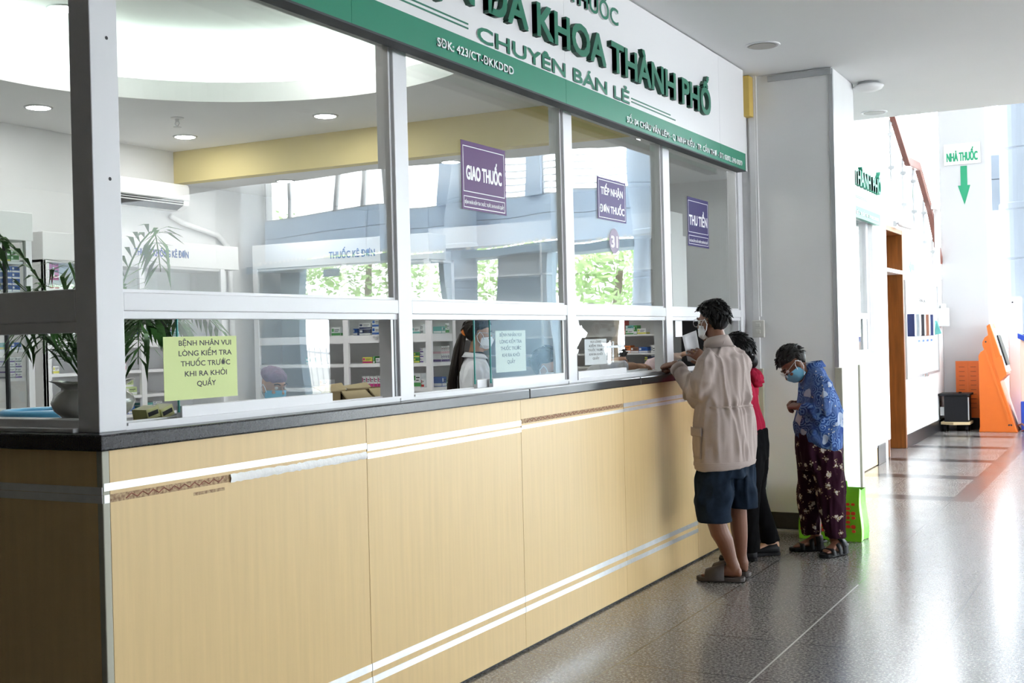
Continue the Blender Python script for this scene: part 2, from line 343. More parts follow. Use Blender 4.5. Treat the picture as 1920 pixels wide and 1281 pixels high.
def frame(name, loc=(0, 0, 0)):
    o = bpy.data.objects.new(name, None); C.objects.link(o); o.empty_display_size = .1; o.location = loc
    INFO[o.name] = Matrix.Translation(V(loc)); o['kind'] = 'structure'; return o
def st(name, g, m, **k): return obj(name, g, m, kind='structure', **k)
def lab(o, s): o['label'] = s; return o
def baked(o, voxel=None, smooth=0, fac=.5, sub=0, fn=None):
    """apply a voxel remesh / smoothing to an object's mesh, then move vertices with fn(co, normal)"""
    if voxel:
        m = o.modifiers.new('r', 'REMESH'); m.mode = 'VOXEL'; m.voxel_size = voxel; m.use_smooth_shade = True
    if smooth:
        m = o.modifiers.new('s', 'SMOOTH'); m.iterations = smooth; m.factor = fac
    if sub:
        m = o.modifiers.new('u', 'SUBSURF'); m.levels = sub; m.render_levels = sub
    dg = bpy.context.evaluated_depsgraph_get(); ev = o.evaluated_get(dg)
    me = bpy.data.meshes.new_from_object(ev); old = o.data; ms = list(old.materials)
    o.modifiers.clear(); o.data = me; me.materials.clear()
    for m in ms: me.materials.append(m)
    bpy.data.meshes.remove(old)
    if fn:
        nr = [v.normal.copy() for v in me.vertices]
        for v, n in zip(me.vertices, nr): v.co = fn(v.co.copy(), n)
    me.polygons.foreach_set('use_smooth', [True]*len(me.polygons)); me.update()
    return o
def text(body, m, origin, right, up, w=None, h=None, depth=.002, bold=0.0, parent=None, name='lettering', align='LEFT', side=None, words=False):
    """body fitted to width w and cap height h, standing on origin, right/up unit vectors; depth along right x up; bold widens the strokes (em)"""
    cu = bpy.data.curves.new(name, 'FONT'); cu.body = body; cu.size = 1; cu.extrude = .05; cu.align_x = 'LEFT'; cu.resolution_u = 3
    t = bpy.data.objects.new(name, cu); C.objects.link(t)
    dg = bpy.context.evaluated_depsgraph_get(); me = bpy.data.meshes.new_from_object(t.evaluated_get(dg))
    bpy.data.objects.remove(t); bpy.data.curves.remove(cu)
    xs = [v.co.x for v in me.vertices]; x0, x1 = min(xs)-bold, max(xs)+bold
    sy = h/(.727+2*bold); sx = (w/(x1-x0)) if w else sy
    right, up = V(right).normalized(), V(up).normalized(); out = right.cross(up); o0 = V(origin)
    off = 0 if align == 'LEFT' else -(x1-x0)*sx/2
    inv = INFO[parent.name].inverted() if parent is not None else Matrix.Identity(4)
    vs = []; fs = []; om = inv.to_3x3() @ out
    src = [v.co.copy() for v in me.vertices]; pol = [tuple(p.vertices) for p in me.polygons]
    bx = bold*sy/sx if w else bold
    for i, (dx, dy) in enumerate(((0, 0), (bx, bold), (-bx, bold), (bx, -bold), (-bx, -bold)) if bold else ((0, 0),)):
        n = len(vs); e = depth*(1-.004*i)
        for c in src: vs.append(inv @ (o0+right*((c.x+dx-x0)*sx+off)+up*((c.y+dy+bold)*sy)+out*((c.z/.05+1)/2*e)))
        fs += [tuple(q+n for q in p) for p in pol]
    bpy.data.meshes.remove(me); groups = [fs]
    if words:                                # each raised word a part of its own
        rx = [min(src[q % len(src)].x for q in p) for p in fs]; rX = [max(src[q % len(src)].x for q in p) for p in fs]
        order = sorted(range(len(fs)), key=lambda i: rx[i]); groups = []; end = -9
        for i in order:
            if rx[i] > end+.17: groups.append([])
            groups[-1].append(fs[i]); end = max(end, rX[i])
    for gf in groups:
        use = sorted({q for p in gf for q in p}); ix = {q: k for k, q in enumerate(use)}
        me = bpy.data.meshes.new(name); me.from_pydata([tuple(vs[q]) for q in use], [], [tuple(ix[q] for q in p) for p in gf]); me.update()
        me.materials.append(m)
        if side is not None:
            me.materials.append(side)
            for p in me.polygons: p.material_index = 0 if abs(p.normal.dot(om)) > .7 else 1
        o = bpy.data.objects.new(name, me); C.objects.link(o)
        if parent is not None: o.parent = parent; INFO[o.name] = INFO[parent.name]
    return o

# ------------------------------------------------------------------ the setting
XB, YB, HC, HP = -5.06, 8.05, 3.36, 3.20      # back wall, cross beam, hall ceiling, pharmacy ceiling
st('floor', G().box(-9, 14.2, -7, 20.6, -.12, 0), M['floor'])
st('floor_pharmacy_bounce', G().box(XB, -.40, 2.81, 11.0, 0, .006), mat('white_bounce_slab', (.68, .68, .66), .4, var=.03, vscale=2))  # unseen pale slab added to bounce light up to the pharmacy ceiling
st('trim_outdoor_paving', G().box(-12, 40, 20.6, 60, -.16, -.04), M['earth'])
# hall ceiling (ends at the atrium), pharmacy ceilings
st('ceiling', G().box(-9, 14.2, -7, 2.40, HC, HC+.5).box(-.12, 14.2, 2.40, 11.08, HC, HC+.5), M['ceil'])
g = G(); N = 96; cx, cyy, r = -2.164, 5.261, 1.686
X0, X1, Y0, Y1 = XB, -.13, 2.56, YB
ang = [2*pi*i/N for i in range(N)]
rim = [(cx+r*cos(a), cyy+r*sin(a)) for a in ang]
def tobox(a):
    dx, dy = cos(a), sin(a); t = min((((X1 if dx > 0 else X0)-cx)/dx) if abs(dx) > 1e-6 else 9e9, (((Y1 if dy > 0 else Y0)-cyy)/dy) if abs(dy) > 1e-6 else 9e9)
    return (cx+dx*t, cyy+dy*t)
outr = [tobox(a) for a in ang]
vs = [(x, y, HP) for x, y in rim]+[(x, y, HP) for x, y in outr]; fs = [(i, N+i, N+(i+1) % N, (i+1) % N) for i in range(N)]
g.add(vs, [tuple(reversed(f)) for f in fs])
corners = [(X1, Y1), (X0, Y1), (X0, Y0), (X1, Y0)]
for qx, qy in corners:                      # fill the small corner wedges
    near = sorted(range(N), key=lambda i: (outr[i][0]-qx)**2+(outr[i][1]-qy)**2)[:2]
    g.add([(qx, qy, HP), (*outr[near[0]], HP), (*outr[near[1]], HP)], [(0, 1, 2)])
rl, ro, zl, zt = r, r+.26, HP+.14, HP+.44
def drum(rr, z0, z1): return [(cx+rr*cos(a), cyy+rr*sin(a), z0) for a in ang]+[(cx+rr*cos(a), cyy+rr*sin(a), z1) for a in ang]
q = [(i, (i+1) % N, N+(i+1) % N, N+i) for i in range(N)]
g.add(drum(rl, HP, zl), q).add(drum(rl+.02, HP+.02, zl), q)
g.add([(cx+(rl+.0)*cos(a), cyy+rl*sin(a), zl) for a in ang]+[(cx+(rl+.02)*cos(a), cyy+(rl+.02)*sin(a), zl) for a in ang], q)
g.add([(cx+(rl+.02)*cos(a), cyy+(rl+.02)*sin(a), HP+.02) for a in ang]+[(cx+ro*cos(a), cyy+ro*sin(a), HP+.02) for a in ang], q)
g.add(drum(ro, HP+.02, zt), q)
g.add([(cx+ro*cos(a), cyy+ro*sin(a), zt) for a in ang], [tuple(range(N))])
st('ceiling_pharmacy', g, M['white'])
st('ceiling_pharmacy_lid', G().box(XB-.2, -.12, 2.40, 13.8, HP+.5, HP+.6), M['white'])
st('trim_cross_beam', G().box(XB, -.13, YB, YB+.12, 2.92, HP+.4), M['soffit'])
st('ceiling_pharmacy_low', G().box(XB, -.13, YB+.12, 13.7, 2.92, 2.98), M['white'])
st('wall_back', G().box(XB-.2, XB, 2.4, 13.8, 0, HP+.5), M['wall'])
st('wall_far_pharmacy', G().box(XB, -.42, 11.0, 11.15, 0, HP), M['wall'])
st('trim_header', G().box(-.12, -.005, 2.45, 8.71, 2.66, HP+.4), M['white'])
st('trim_end_header', G().box(XB, -.12, 2.45, 2.56, 2.66, HP+.4), M['dark'])
# hall behind and around the camera
st('wall_rear', G().box(-9, 14.2, -7.2, -7, 0, HC+.5), M['dark'])
st('wall_hall_left', G().box(-9.2, -9, -7, 2.5, 0, HC+.5), M['dark'])
st('wall_hall_end', G().box(-9, XB-.2, 2.4, 2.6, 0, HC+.5), M['dark'])
# unseen side glazing, added to bring daylight onto the counter front
st('wall_right', G().box(9.0, 9.2, -7, 2.5, 0, HC+.5).box(9.0, 9.2, 2.5, 9.6, 0, .9).box(9.0, 9.2, 2.5, 9.6, 2.75, HC+.5).box(9.0, 9.2, 9.6, 11.08, 0, HC+.5), M['wall'])
for k in range(5):
    y0 = 2.5+1.42*k; f = frame('window_%d' % (30+k), (9, y0, .9))
    obj('window_frame', G().box(9.05, 9.13, y0, y0+.05, .9, 2.75).box(9.05, 9.13, y0+1.37, y0+1.42, .9, 2.75).box(9.05, 9.13, y0+.05, y0+1.37, .9, .95).box(9.05, 9.13, y0+.05, y0+1.37, 2.70, 2.75), M['alugrey'], f)
st('wall_above_hall', G().box(-.12, 14.2, 10.9, 11.08, HC+.5, 6.8), M['white'])
# pillar between the two counters
PX, PY0, PY1 = .626, 8.71, 9.42
st('wall_pillar', G().box(-.13, PX, PY0, PY1, 0, HC), M['wall'], bevel=.006)
st('baseboard_pillar', G().box(0, PX+.012, PY0-.012, PY1+.012, 0.012, .135), M['plinth'], bevel=.004)
st('trim_pillar_tile_edge', G().box(.02, PX+.02, PY0-.05, PY0-.012, 0, .014), M['alugrey'])
st('trim_pillar_conduit', G().box(.015, .060, PY0-.024, PY0, .14, HC).box(.05, .075, PY0-.02, PY0, 1.58, HC), M['wall'], bevel=.003)
st('trim_pillar_corner_strip', G().box(PX-.024, PX+.008, PY0-.008, PY0+.02, 1.2, HC-.01).box(.16, PX, PY0-.02, PY0, HC-.055, HC-.012), M['alugrey'], bevel=.003)
for i, (a, b, c, d) in enumerate(((.02, .082, PY0-.036, PY0-.002), (PX-.022, PX+.03, PY0-.022, PY0+.05), (PX-.02, PX+.016, PY1-.06, PY1+.016))):
    st('trim_corner_guard_%d' % (i+1), G().box(a, b, c, d, .137, 1.195), M['beige'], bevel=.004)
# second counter bay, door and stair wall further along
YD0, YD1 = 14.10, 15.12
st('wall_left', G().box(-.30, -.05, 13.2, YD0-.04, 0, HC).box(-.30, -.05, YD1+.06, 18.6, 0, 2.15).box(-.30, -.05, YD0-.04, YD1+.06, 2.662, 3.15)
   .prism([(-.05, YD1+.062, 2.15), (-.05, 18.6, 2.15), (-.05, 18.6, 1.35+.8), (-.05, 17.5, 2.2), (-.05, 16.5, 2.72), (-.05, 15.8, 2.72), (-.05, YD1+.062, 3.0)], (-.25, 0, 0))
   .box(-.30, -.05, 9.42, 13.3, 2.62, HC+.3), M['white'])
st('wall_stair_back', G().box(-3.2, -3.0, 11.15, 20.4, 0, 6.8), M['white'])
st('wall_stair_front', G().box(-3.2, -.12, 11.15, 11.25, HP+.6, 6.8), M['white'])
st('trim_pilaster', G().box(-.05, .0, 13.2, 13.58, .21, 2.62), M['white'], bevel=.004)
st('baseboard_pilaster', G().box(-.05, .012, 13.19, 13.60, 0, .21), M['plinth'], bevel=.004)
st('baseboard_left', G().box(-.05, -.035, YD1+.06, 18.3, 0, .16), M['plinth'])
g = G().box(-.30, -.035, YD0-.045, YD0, 0, 2.66).box(-.30, -.035, YD1, YD1+.06, 0, 2.66).box(-.30, -.035, YD0, YD1, 2.60, 2.66)
d = frame('door_1', (0, YD0, 0)); obj('door_frame', g, M['brown'], d, bevel=.006)
obj('door_leaf', G().box(-.27, -.23, YD0, YD1, .01, 2.12), M['brown'], d, bevel=.004)
obj('transom_bar', G().box(-.22, -.03, YD0, YD1, 2.12, 2.165), M['white'], d, bevel=.004)
obj('transom_panel', G().box(-.26, -.23, YD0, YD1, 2.165, 2.60), M['brown'], d)
obj('door_handle', G().tube([(-.23, YD0+.12, 1.02), (-.18, YD0+.12, 1.02), (-.17, YD0+.24, 1.02)], .012), M['steel'], d, smooth=True)
st('trim_door_side', G().box(-.05, -.02, 13.62, YD0-.05, 0.21, 2.66), M['white'])
# big white pillar of the atrium
st('wall_atrium_pillar', G().box(-.05, .59, 18.3, 18.95, 0, 6.8), mat('atrium_pillar_paint', (.50, .50, .51), .6, var=.02, vscale=1), bevel=.01)
# ---- atrium glass front at y = 20 : columns, blue-grey cladding, mullions, panes
YF = 20.0
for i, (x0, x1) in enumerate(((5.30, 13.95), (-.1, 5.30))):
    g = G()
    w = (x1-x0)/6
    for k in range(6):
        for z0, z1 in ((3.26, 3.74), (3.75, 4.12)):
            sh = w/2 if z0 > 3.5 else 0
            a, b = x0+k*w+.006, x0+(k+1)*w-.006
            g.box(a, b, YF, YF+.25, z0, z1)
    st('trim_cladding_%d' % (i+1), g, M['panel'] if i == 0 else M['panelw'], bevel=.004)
st('trim_canopy', G().box(5.2, 13.95, YF-.55, YF+.2, 3.02, 3.10).box(5.2, 13.95, YF-.55, YF-.5, 3.10, 3.16), M['paneldk'])
g = G()
for k in range(66): g.box(5.25+k*.13, 5.31+k*.13, YF-.56, YF-.55, 3.18, 3.23)
st('trim_canopy_studs', g, M['white'])
st('trim_front_wall', G().box(12.85, 14.0, YF, YF+.3, 0, 3.26).box(7.05, 8.26, YF, YF+.3, 0, 3.02).box(8.98, 9.38, YF, YF+.3, 0, 3.02).box(8.26, 8.98, YF, YF+.3, 0, 2.05), M['paneldk'])  # last box added to block bright outside light mirrored in the second window
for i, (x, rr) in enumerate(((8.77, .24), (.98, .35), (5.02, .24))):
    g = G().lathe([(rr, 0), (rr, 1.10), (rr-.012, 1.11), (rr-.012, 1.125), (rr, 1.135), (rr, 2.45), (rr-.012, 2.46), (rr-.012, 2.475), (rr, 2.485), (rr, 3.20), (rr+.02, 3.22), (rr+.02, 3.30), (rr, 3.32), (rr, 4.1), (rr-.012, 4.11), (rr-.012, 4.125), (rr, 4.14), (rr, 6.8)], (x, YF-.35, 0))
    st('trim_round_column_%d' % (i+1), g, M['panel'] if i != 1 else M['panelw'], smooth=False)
st('trim_square_column', G().box(7.2, 7.5, YF-.1, YF+.2, 4.12, 6.8).box(8.16, 9.38, YF-.1, YF+.2, 4.12, 6.8), M['panel'])
wn = 0
for x0, x1, z0, z1 in ((9.39, 10.72, 4.12, 6.6), (10.74, 11.20, 4.12, 6.6), (11.22, 11.83, 4.12, 6.6), (11.85, 13.27, 4.12, 6.6), (13.29, 13.95, 4.12, 6.6), (5.28, 7.2, 4.12, 6.6), (7.5, 8.16, 4.12, 6.6), (.1, 2.6, 4.12, 6.6), (2.65, 5.2, 4.12, 6.6)):
    wn += 1; f = frame('window_%d' % (10+wn), (x0, YF, z0))
    t = .03
    obj('window_frame', G().box(x0, x0+t, YF+.02, YF+.08, z0, z1).box(x1-t, x1, YF+.02, YF+.08, z0, z1).box(x0, x1, YF+.02, YF+.08, z0, z0+t).box(x0, x1, YF+.02, YF+.08, z1-t, z1), M['alugrey'], f)
    if 5 < x0 < 8:
        g = G()
        for k in range(18): g.obox(((x0+x1)/2, YF-.02, z0+.12+k*.13), X3*((x1-x0)/2-.03), V((0, .035, .018)), V((0, -.002, .004)))
        obj('louvre_blades', g, M['alu'], f)
st('trim_front_top', G().box(-3.0, 14.2, YF, YF+.3, 6.6, 6.8), M['white'])
st('wall_atrium_right', G().box(14.0, 14.2, 11.08, 20.3, 0, 6.8), M['white'])
# low outside fence and trees seen mirrored in the panes

st('ceiling_atrium_shade', G().box(-3.2, 9.2, 10.9, 16.2, 6.8, 7.0).box(-3.2, 6.0, 16.2, 17.2, 6.8, 7.0).box(-3.2, 14.2, 18.2, 20.3, 6.8, 7.0).box(-3.2, 3.5, 17.2, 18.2, 6.8, 7.0), M['white'])  # unseen roof added to cut sky light, gaps placed to light the atrium
st('wall_wide_pillar', G().box(10.63, 11.95, 15.0, 15.5, 0, 6.8), M['white'], bevel=.01)
# ------------------------------------------------------------------ service counter
ZB, ZT = 1.178, 1.225           # stone underside and top
ct = thing('service_counter', 'long maple-faced service counter below the pharmacy windows', 'counter', (0, 2.43, 0))
js = [2.455, 3.716, 4.969, 6.205, 7.40, 8.70]
for a, b in zip(js, js[1:]):
    obj('front_panel', G().box(-.03, 0, a+.0015, b-.0015, .012, ZB), M['maple'], ct)
obj('corner_trim', G().box(-.022, .001, 2.4285, 2.455, .012, ZB), M['beige'], ct, bevel=.003)
obj('base_strip', G().box(-.06, -.012, 2.45, 8.70, 0, .012), M['rubber'], ct)
obj('carcass', G().box(-.06, -.031, 2.47, 8.70, .02, ZB), M['white'], ct)
ce = thing('end_counter', 'shaded maple end of the counter facing the camera at the left', 'counter', (-2.1, 2.43, 0))
obj('end_panel', G().box(-3.9, -.0225, 2.43, 2.46, .012, ZB), M['maple'], ce); obj('base_strip', G().box(-3.9, -.065, 2.45, 2.8, 0, .012), M['rubber'], ce); obj('carcass', G().box(-3.9, -.065, 2.462, 2.8, .02, ZB), M['white'], ce)
def strip(y0, y1, z0, z1, m, t=.0025, nm='metal_strip'): return obj(nm, G().box(0, t, y0, y1, z0, z1), m, ct)
UA, UB, LA, LB = 1.064, 1.086, 1.030, 1.053
strip(2.432, 3.714, UA, UB, M['silver']); strip(3.718, 4.968, UA-.008, UB-.006, M['silver']); strip(6.206, 8.7, UA, UB, M['silver'])
strip(2.432, 2.452, LA, LB, M['silver']); strip(3.718, 4.968, LA-.004, LB-.006, M['silver']); strip(4.972, 6.203, LA+.008, LB+.002, M['silver']); strip(6.206, 8.7, LA+.008, LB+.004, M['silver'])
for y0, y1, z0, z1 in ((2.455, 2.965, LA, LB), (4.972, 6.203, UA, UB)):
    gs = lab(strip(y0, y1, z0, z1, M['glue'], .0008, 'glue_residue'), 'brown glue left where the metal strip has come off')
    n = int((y1-y0)/.05); zc = (z0+z1)/2
    g = G().tube([(.001, y0+.06+(y1-y0-.08)*i/(n*2), zc+.006*(1 if i % 2 else -1)) for i in range(n*2)], .0018, n=6)
    obj('glue_bead', g, M['gluered'], ct, smooth=True)
g = G(); pr = None; k = 46
for i in range(k):
    y = 2.955+(3.712-2.955)*i/(k-1); j = random.uniform(-.0022, .0022); wv = .002+.005*abs(noise.noise(V((y*9, 0, 3))))
    cur = [V((wv, y, LA-.002+j)), V((wv+.004, y, (LA+LB)/2)), V((wv, y, LB+.001-j))]
    if pr: g.add(pr+cur, [(0, 3, 4, 1), (1, 4, 5, 2)])
    pr = cur
obj('peeling_tape', g, M['tape'], ct, smooth=True)['label'] = 'wrinkled white tape patched over the lower strip'
obj('tape_mark', G().box(0, .0006, 2.79, 2.93, 1.006, 1.016), M['glue'], ct)
for y0, y1 in ((2.45, 3.714), (3.718, 4.968), (4.972, 6.203), (6.207, 7.40), ):
    strip(y0, y1, .228, .255, M['silver']); strip(y0, y1, .180, .205, M['silver'])
for z0, z1 in ((UA-.01, UB-.01), (LA, LB)):
    obj('end_strip', G().box(-3.9, -.001, 2.4272, 2.4298, z0, z1), M['silver'], ce)
wt = thing('stone_worktop', 'black granite worktop running along the long maple counter front', 'worktop', (0, 2.41, ZB))
for a, b in ((2.41, 5.03), (5.034, 6.42), (6.424, 8.70)):
    obj('slab', G().box(-.40, .02, a, b, ZB, ZT), M['stone'], wt, bevel=.006)
tag(obj('stone_worktop', G().box(-3.9, -.402, 2.41, 3.0, ZB, ZT), M['stone'], loc=(-2.1, 2.41, ZB), bevel=.006), 'black granite worktop of the counter end, under the potted palm', 'worktop')
dk = thing('inner_desk', 'white desk inside the pharmacy behind the windows', 'desk', (-.9, 5.8, 0))
obj('desk_top', G().box(-1.15, -.41, 3.2, 8.6, .95, .98), M['white'], dk, bevel=.004)
obj('desk_wing', G().box(-1.7, -1.152, 3.05, 3.75, .95, .98), M['white'], dk); obj('leg', G().box(-1.68, -1.6, 3.1, 3.7, 0, .95), M['white'], dk)
for y in (3.25, 5.9, 8.5): obj('leg', G().box(-1.12, -.6, y, y+.04, 0, .95), M['white'], dk)

# ------------------------------------------------------------------ windows over the counter
XF, XG, XK = -.05, -.078, -.135      # front of frame, glass, back of frame
posts = [(2.47, 2.575), (4.035, 4.135), (5.615, 5.72), (7.05, 7.165), (8.60, 8.705)]
for i, (a, b) in enumerate(posts):
    st('trim_post_%d' % (i+1), G().box(XK, XF, a, b, ZT, 2.68), M['alu'], bevel=.003)
p0 = bpy.data.objects['trim_post_1']
for z in (1.96, 2.37):
    st('trim_screw_hole_%d' % (1 if z < 2 else 2), G().disc((XF, 2.533, z), .0055, X3, .0006, 12), M['ink'])
def sheet(name, par, y0, y1, z0, z1, x=XG, t=.006, m='glass'):
    o = obj(name, G().box(x-t/2, x+t/2, y0, y1, z0, z1), M[m], par); return o
bays = [(2.575, 4.035), (4.135, 5.615), (5.72, 7.05), (7.165, 8.60)]
ZR0, ZR1 = 1.577, 1.632
def slider(par, y0, y1, x, edges=(1, 0)):
    """a sliding pane with a white bottom rail and a polished green edge"""
    s = sheet('sliding_pane', par, y0, y1, 1.262, 1.556, x)
    obj('pane_rail', G().box(x-.012, x+.012, y0, y1, 1.238, 1.282), M['alu'], s, bevel=.002)
    obj('pane_edge', G().box(x-.0035, x+.0035, y0-.003, y0, 1.262, 1.556), M['glassedge'], s)
    return s
WN = []
for i, (a, b) in enumerate(bays):
    f = frame('window_%d' % (i+1), (XF, a, ZT)); WN.append(f)
    obj('middle_rail', G().box(XK, XF-.001, a, b, ZR0, ZR1), M['alu'], f, bevel=.003)
    obj('top_track', G().box(XK+.01, XF-.008, a, b, 1.553, ZR0), M['alu'], f, bevel=.002)
    obj('sill_track', G().box(XK, XF-.004, a, b, ZT, 1.238).box(XK+.02, XK+.03, a, b, 1.238, 1.248).box(XG-.005+.028, XG+.033, a, b, 1.238, 1.246), M['alu'], f)
    obj('side_channel', G().box(XK+.015, XF-.012, b-.035, b, 1.24, 1.553), M['alugrey'], f)
    obj('seal', G().box(XF-.02, XF-.0115, b-.026, b-.018, 1.24, 1.553), M['rubber'], f)
    obj('side_stile', G().box(XK+.02, XF-.007, b-.05, b-.0352, 1.24, 1.553), M['alu'], f)
    obj('bead', G().box(XG-.012, XG+.012, a, a+.012, ZR1, 2.68).box(XG-.012, XG+.012, b-.012, b, ZR1, 2.68).box(XG-.012, XG+.012, a+.012, b-.012, ZR1, ZR1+.01), M['alu'], f)
    sheet('upper_pane', f, a+.012, b-.012, ZR1+.01, 2.68)
slider(WN[0], 2.807, 3.587, XG+.012)
slider(WN[1], 4.81, 5.56, XG+.012); slider(WN[1], 4.723, 5.50, XG-.022)
slider(WN[2], 5.74, 6.40, XG+.012)
slider(WN[3], 8.22, 8.548, XG-.022); slider(WN[3], 7.18, 7.44, XG-.022)
# window on the end of the counter (left of the corner post)
fe = frame('window_5', (-2, 2.47, ZT))
obj('middle_rail', G().box(-3.9, XK, 2.470, 2.53, 1.548, 1.642), M['alu'], fe, bevel=.004)
obj('top_track', G().box(-3.9, XK, 2.478, 2.53, 1.515, 1.548), M['alu'], fe, bevel=.003)
obj('sill_track', G().box(-3.9, XK, 2.472, 2.53, ZT, 1.262).box(-3.9, XK, 2.45, 2.472, ZT, 1.238), M['alu'], fe, bevel=.003)
obj('upper_pane', G().box(-3.9, XK, 2.50, 2.506, 1.642, 2.68), M['glass'], fe)

# ------------------------------------------------------------------ notices on the glass
def sticker(name, label, m, y0, y1, z0, z1, rows, cat='sign', x=XG+.0042, frames=()):
    o = thing(name, label, cat, (x, (y0+y1)/2, z0)); w = y1-y0; h = z1-z0
    obj('sheet', G().box(x-.0008, x+.0008, y0, y1, z0, z1), m, o)
    for fa, fb in frames:
        a, b, c, d = y0+.035*w, y1-.035*w, z0+fa*h, z0+fb*h; t = .0035
        obj('border', G().box(x+.0008, x+.0013, a, b, c, c+t).box(x+.0008, x+.0013, a, b, d-t, d).box(x+.0008, x+.0013, a, a+t, c, d).box(x+.0008, x+.0013, b-t, b, c, d), M['stickerwhite'], o)
    for body, fy, ww, hh, bold, mm in rows:
        text(body, mm, (x+.0008, y0+w/2, z0+fy*h), Y3, Z3, ww*w, hh*h, .0005, bold, o, align='C')
    return o
SW = M['stickerwhite']
sticker('window_sign', 'purple sticker reading GIAO THUỐC on the second window from the corner', M['purple'], 4.60, 5.014, 2.048, 2.356,
        [('GIAO THUỐC', .44, .80, .22, .026, SW), ('BỆNH NHÂN KIỂM TRA THUỐC TRƯỚC KHI RA KHỎI QUẦY', .085, .88, .05, .01, SW)], frames=((.26, .93), (.03, .20)))
sticker('window_sign', 'violet sticker reading TIẾP NHẬN ĐƠN THUỐC on the third window', M['violet'], 6.087, 6.492, 2.118, 2.352,
        [('TIẾP NHẬN', .60, .78, .19, .026, SW), ('ĐƠN THUỐC', .17, .86, .19, .026, SW)], frames=((.04, .95),))
sticker('window_sign', 'indigo sticker reading THU TIỀN on the fourth window beside the pillar', M['indigo'], 7.55, 7.973, 2.051, 2.377,
        [('THU TIỀN', .43, .86, .22, .026, SW), ('VUI LÒNG KIỂM TRA TIỀN TRƯỚC KHI RỜI KHỎI QUẦY', .085, .88, .05, .01, SW)], frames=((.28, .93), (.04, .22)))
o = thing('number_sticker', 'round mauve sticker with number 31 low on the third window', 'sticker', (XG+.0035, 6.31, 1.94))
obj('sheet', G().disc((XG+.0034, 6.31, 2.005), .072, X3, .001), mat('sticker_mauve', (.16, .08, .18), .4, var=.03), o)
text('31', SW, (XG+.0044, 6.31, 1.968), Y3, Z3, .095, .07, .0005, .03, o, align='C')
def notice(label, y0, y1, z0, z1, m, lines, x, fold=True, tw=.8):
    o = thing('paper_notice', label, 'notice', (x, (y0+y1)/2, z0)); h = z1-z0; w = y1-y0
    obj('sheet', G().box(x-.0004, x+.0004, y0, y1, z0, z1), m, o)
    if fold: obj('fold', G().box(x-.003, x-.0004, y0+.035, y0+.05, z0+.003, z1-.002), mat('lime_paper_fold', (.56, .64, .24), .7, var=.05), o)
    for i, (t, ww) in enumerate(lines):
        text(t, M['ink'], (x+.0004, y0+w*(.56 if fold else .5), z1-h*(.145+.163*i)), Y3, Z3, ww*w, h*.088, .0003, .012, o, align='C')
LN = [('BỆNH NHÂN VUI', .72), ('LÒNG KIỂM TRA', .73), ('THUỐC TRƯỚC', .68), ('KHI RA KHỎI', .58), ('QUẦY', .26)]
notice('lime green paper notice with black capitals in the first window', 2.74, 3.074, 1.300, 1.498, M['paperY'], LN, XG+.0165)
notice('cream paper notice with faint capitals behind the second window, beside the ponytailed person', 4.948, 5.256, 1.305, 1.504, mat('cream_paper', (.84, .84, .72), .7, var=.03), LN, XG-.036, False)
notice('small cream notice hanging inside the third window', 5.885, 6.179, 1.31, 1.45, M['paper'], [('VUI LÒNG', .5), ('KIỂM TRA', .6), ('THUỐC TRƯỚC', .7), ('KHI RA KHỎI', .6), ('QUẦY', .3)], XG-.004, False)
o = obj('paper_sheet', G().box(XG-.004, XG-.003, 7.29, 7.415, 1.448, 1.564), M['paper'], loc=(XG, 7.35, 1.448)); tag(o, 'white paper sheet taped at the left of the fourth window, near the bespectacled man', 'paper')

# ------------------------------------------------------------------ fascia sign
sg = thing('pharmacy_sign', 'long white and green fascia sign with raised green letters above the counter windows', 'sign', (.03, 5.4, 2.63))
SX = .06
for a, b in ((2.43, 3.6), (3.602, 5.42), (5.422, 7.86), (7.862, 8.42)):
    obj('board', G().box(0, SX, a, b, 2.752, 3.352), M['signwhite'], sg)
    obj('green_band', G().box(0, SX+.003, a, b, 2.63, 2.752), M['green'], sg)
obj('edge_trim', G().box(-.004, SX+.006, 2.43, 8.424, 2.622, 2.630).box(0, SX+.004, 8.42, 8.424, 2.63, 2.752), M['rubber'], sg)
text('BỆNH VIỆN ĐA KHOA THÀNH PHỐ', M['greendk'], (SX, 3.02, 2.893), Y3, Z3, 4.588, .172, .027, .027, sg, side=M['letdark'], words=True)
text('NHÀ THUỐC', M['greendk'], (SX, 5.02, 3.158), Y3, Z3, 1.075, .098, .014, .016, sg, side=M['lettersilver'], words=True)
text('CHUYÊN BÁN LẺ', M['greendk'], (SX, 4.522, 2.759), Y3, Z3, 1.730, .073, .006, .028, sg, side=M['lettersilver'], words=True)
text('SĐK: 423/CT-ĐKKDDD', M['lettersilver'], (SX+.003, 4.188, 2.668), Y3, Z3, .665, .038, .006, .016, sg, words=True)
text('SỐ: 04 CHÂU VĂN LIÊM - Q. NINH KIỀU - TP. CẦN THƠ - ĐT: 0292. 246 0079', M['lettersilver'], (SX+.003, 6.196, 2.652), Y3, Z3, 2.135, .037, .006, .016, sg, words=True)
for y0, y1, zs in ((3.30, 4.455, (2.793, 2.812)), (6.285, 6.905, (2.796,)), (6.285, 6.99, (2.777,))):
    for z in zs: obj('rule', G().box(SX, SX+.004, y0, y1, z, z+.006), M['greendk'], sg)
o = obj('ochre_box', G().box(-.002, .052, 8.59, 8.70, 3.055, 3.35), M['yellow'], loc=(.02, 8.65, 3.055), bevel=.004)
tag(o, 'small ochre board wedged between the fascia sign end and the pillar', 'board')
s2 = thing('pharmacy_sign', 'second green and white fascia sign beyond the pillar, partly hidden', 'sign', (.03, 11.4, 2.6))
obj('board', G().box(0, .05, 9.44, 13.36, 2.70, 3.33), M['signwhite'], s2); obj('green_band', G().box(0, .053, 9.44, 13.36, 2.585, 2.70), M['green'], s2)
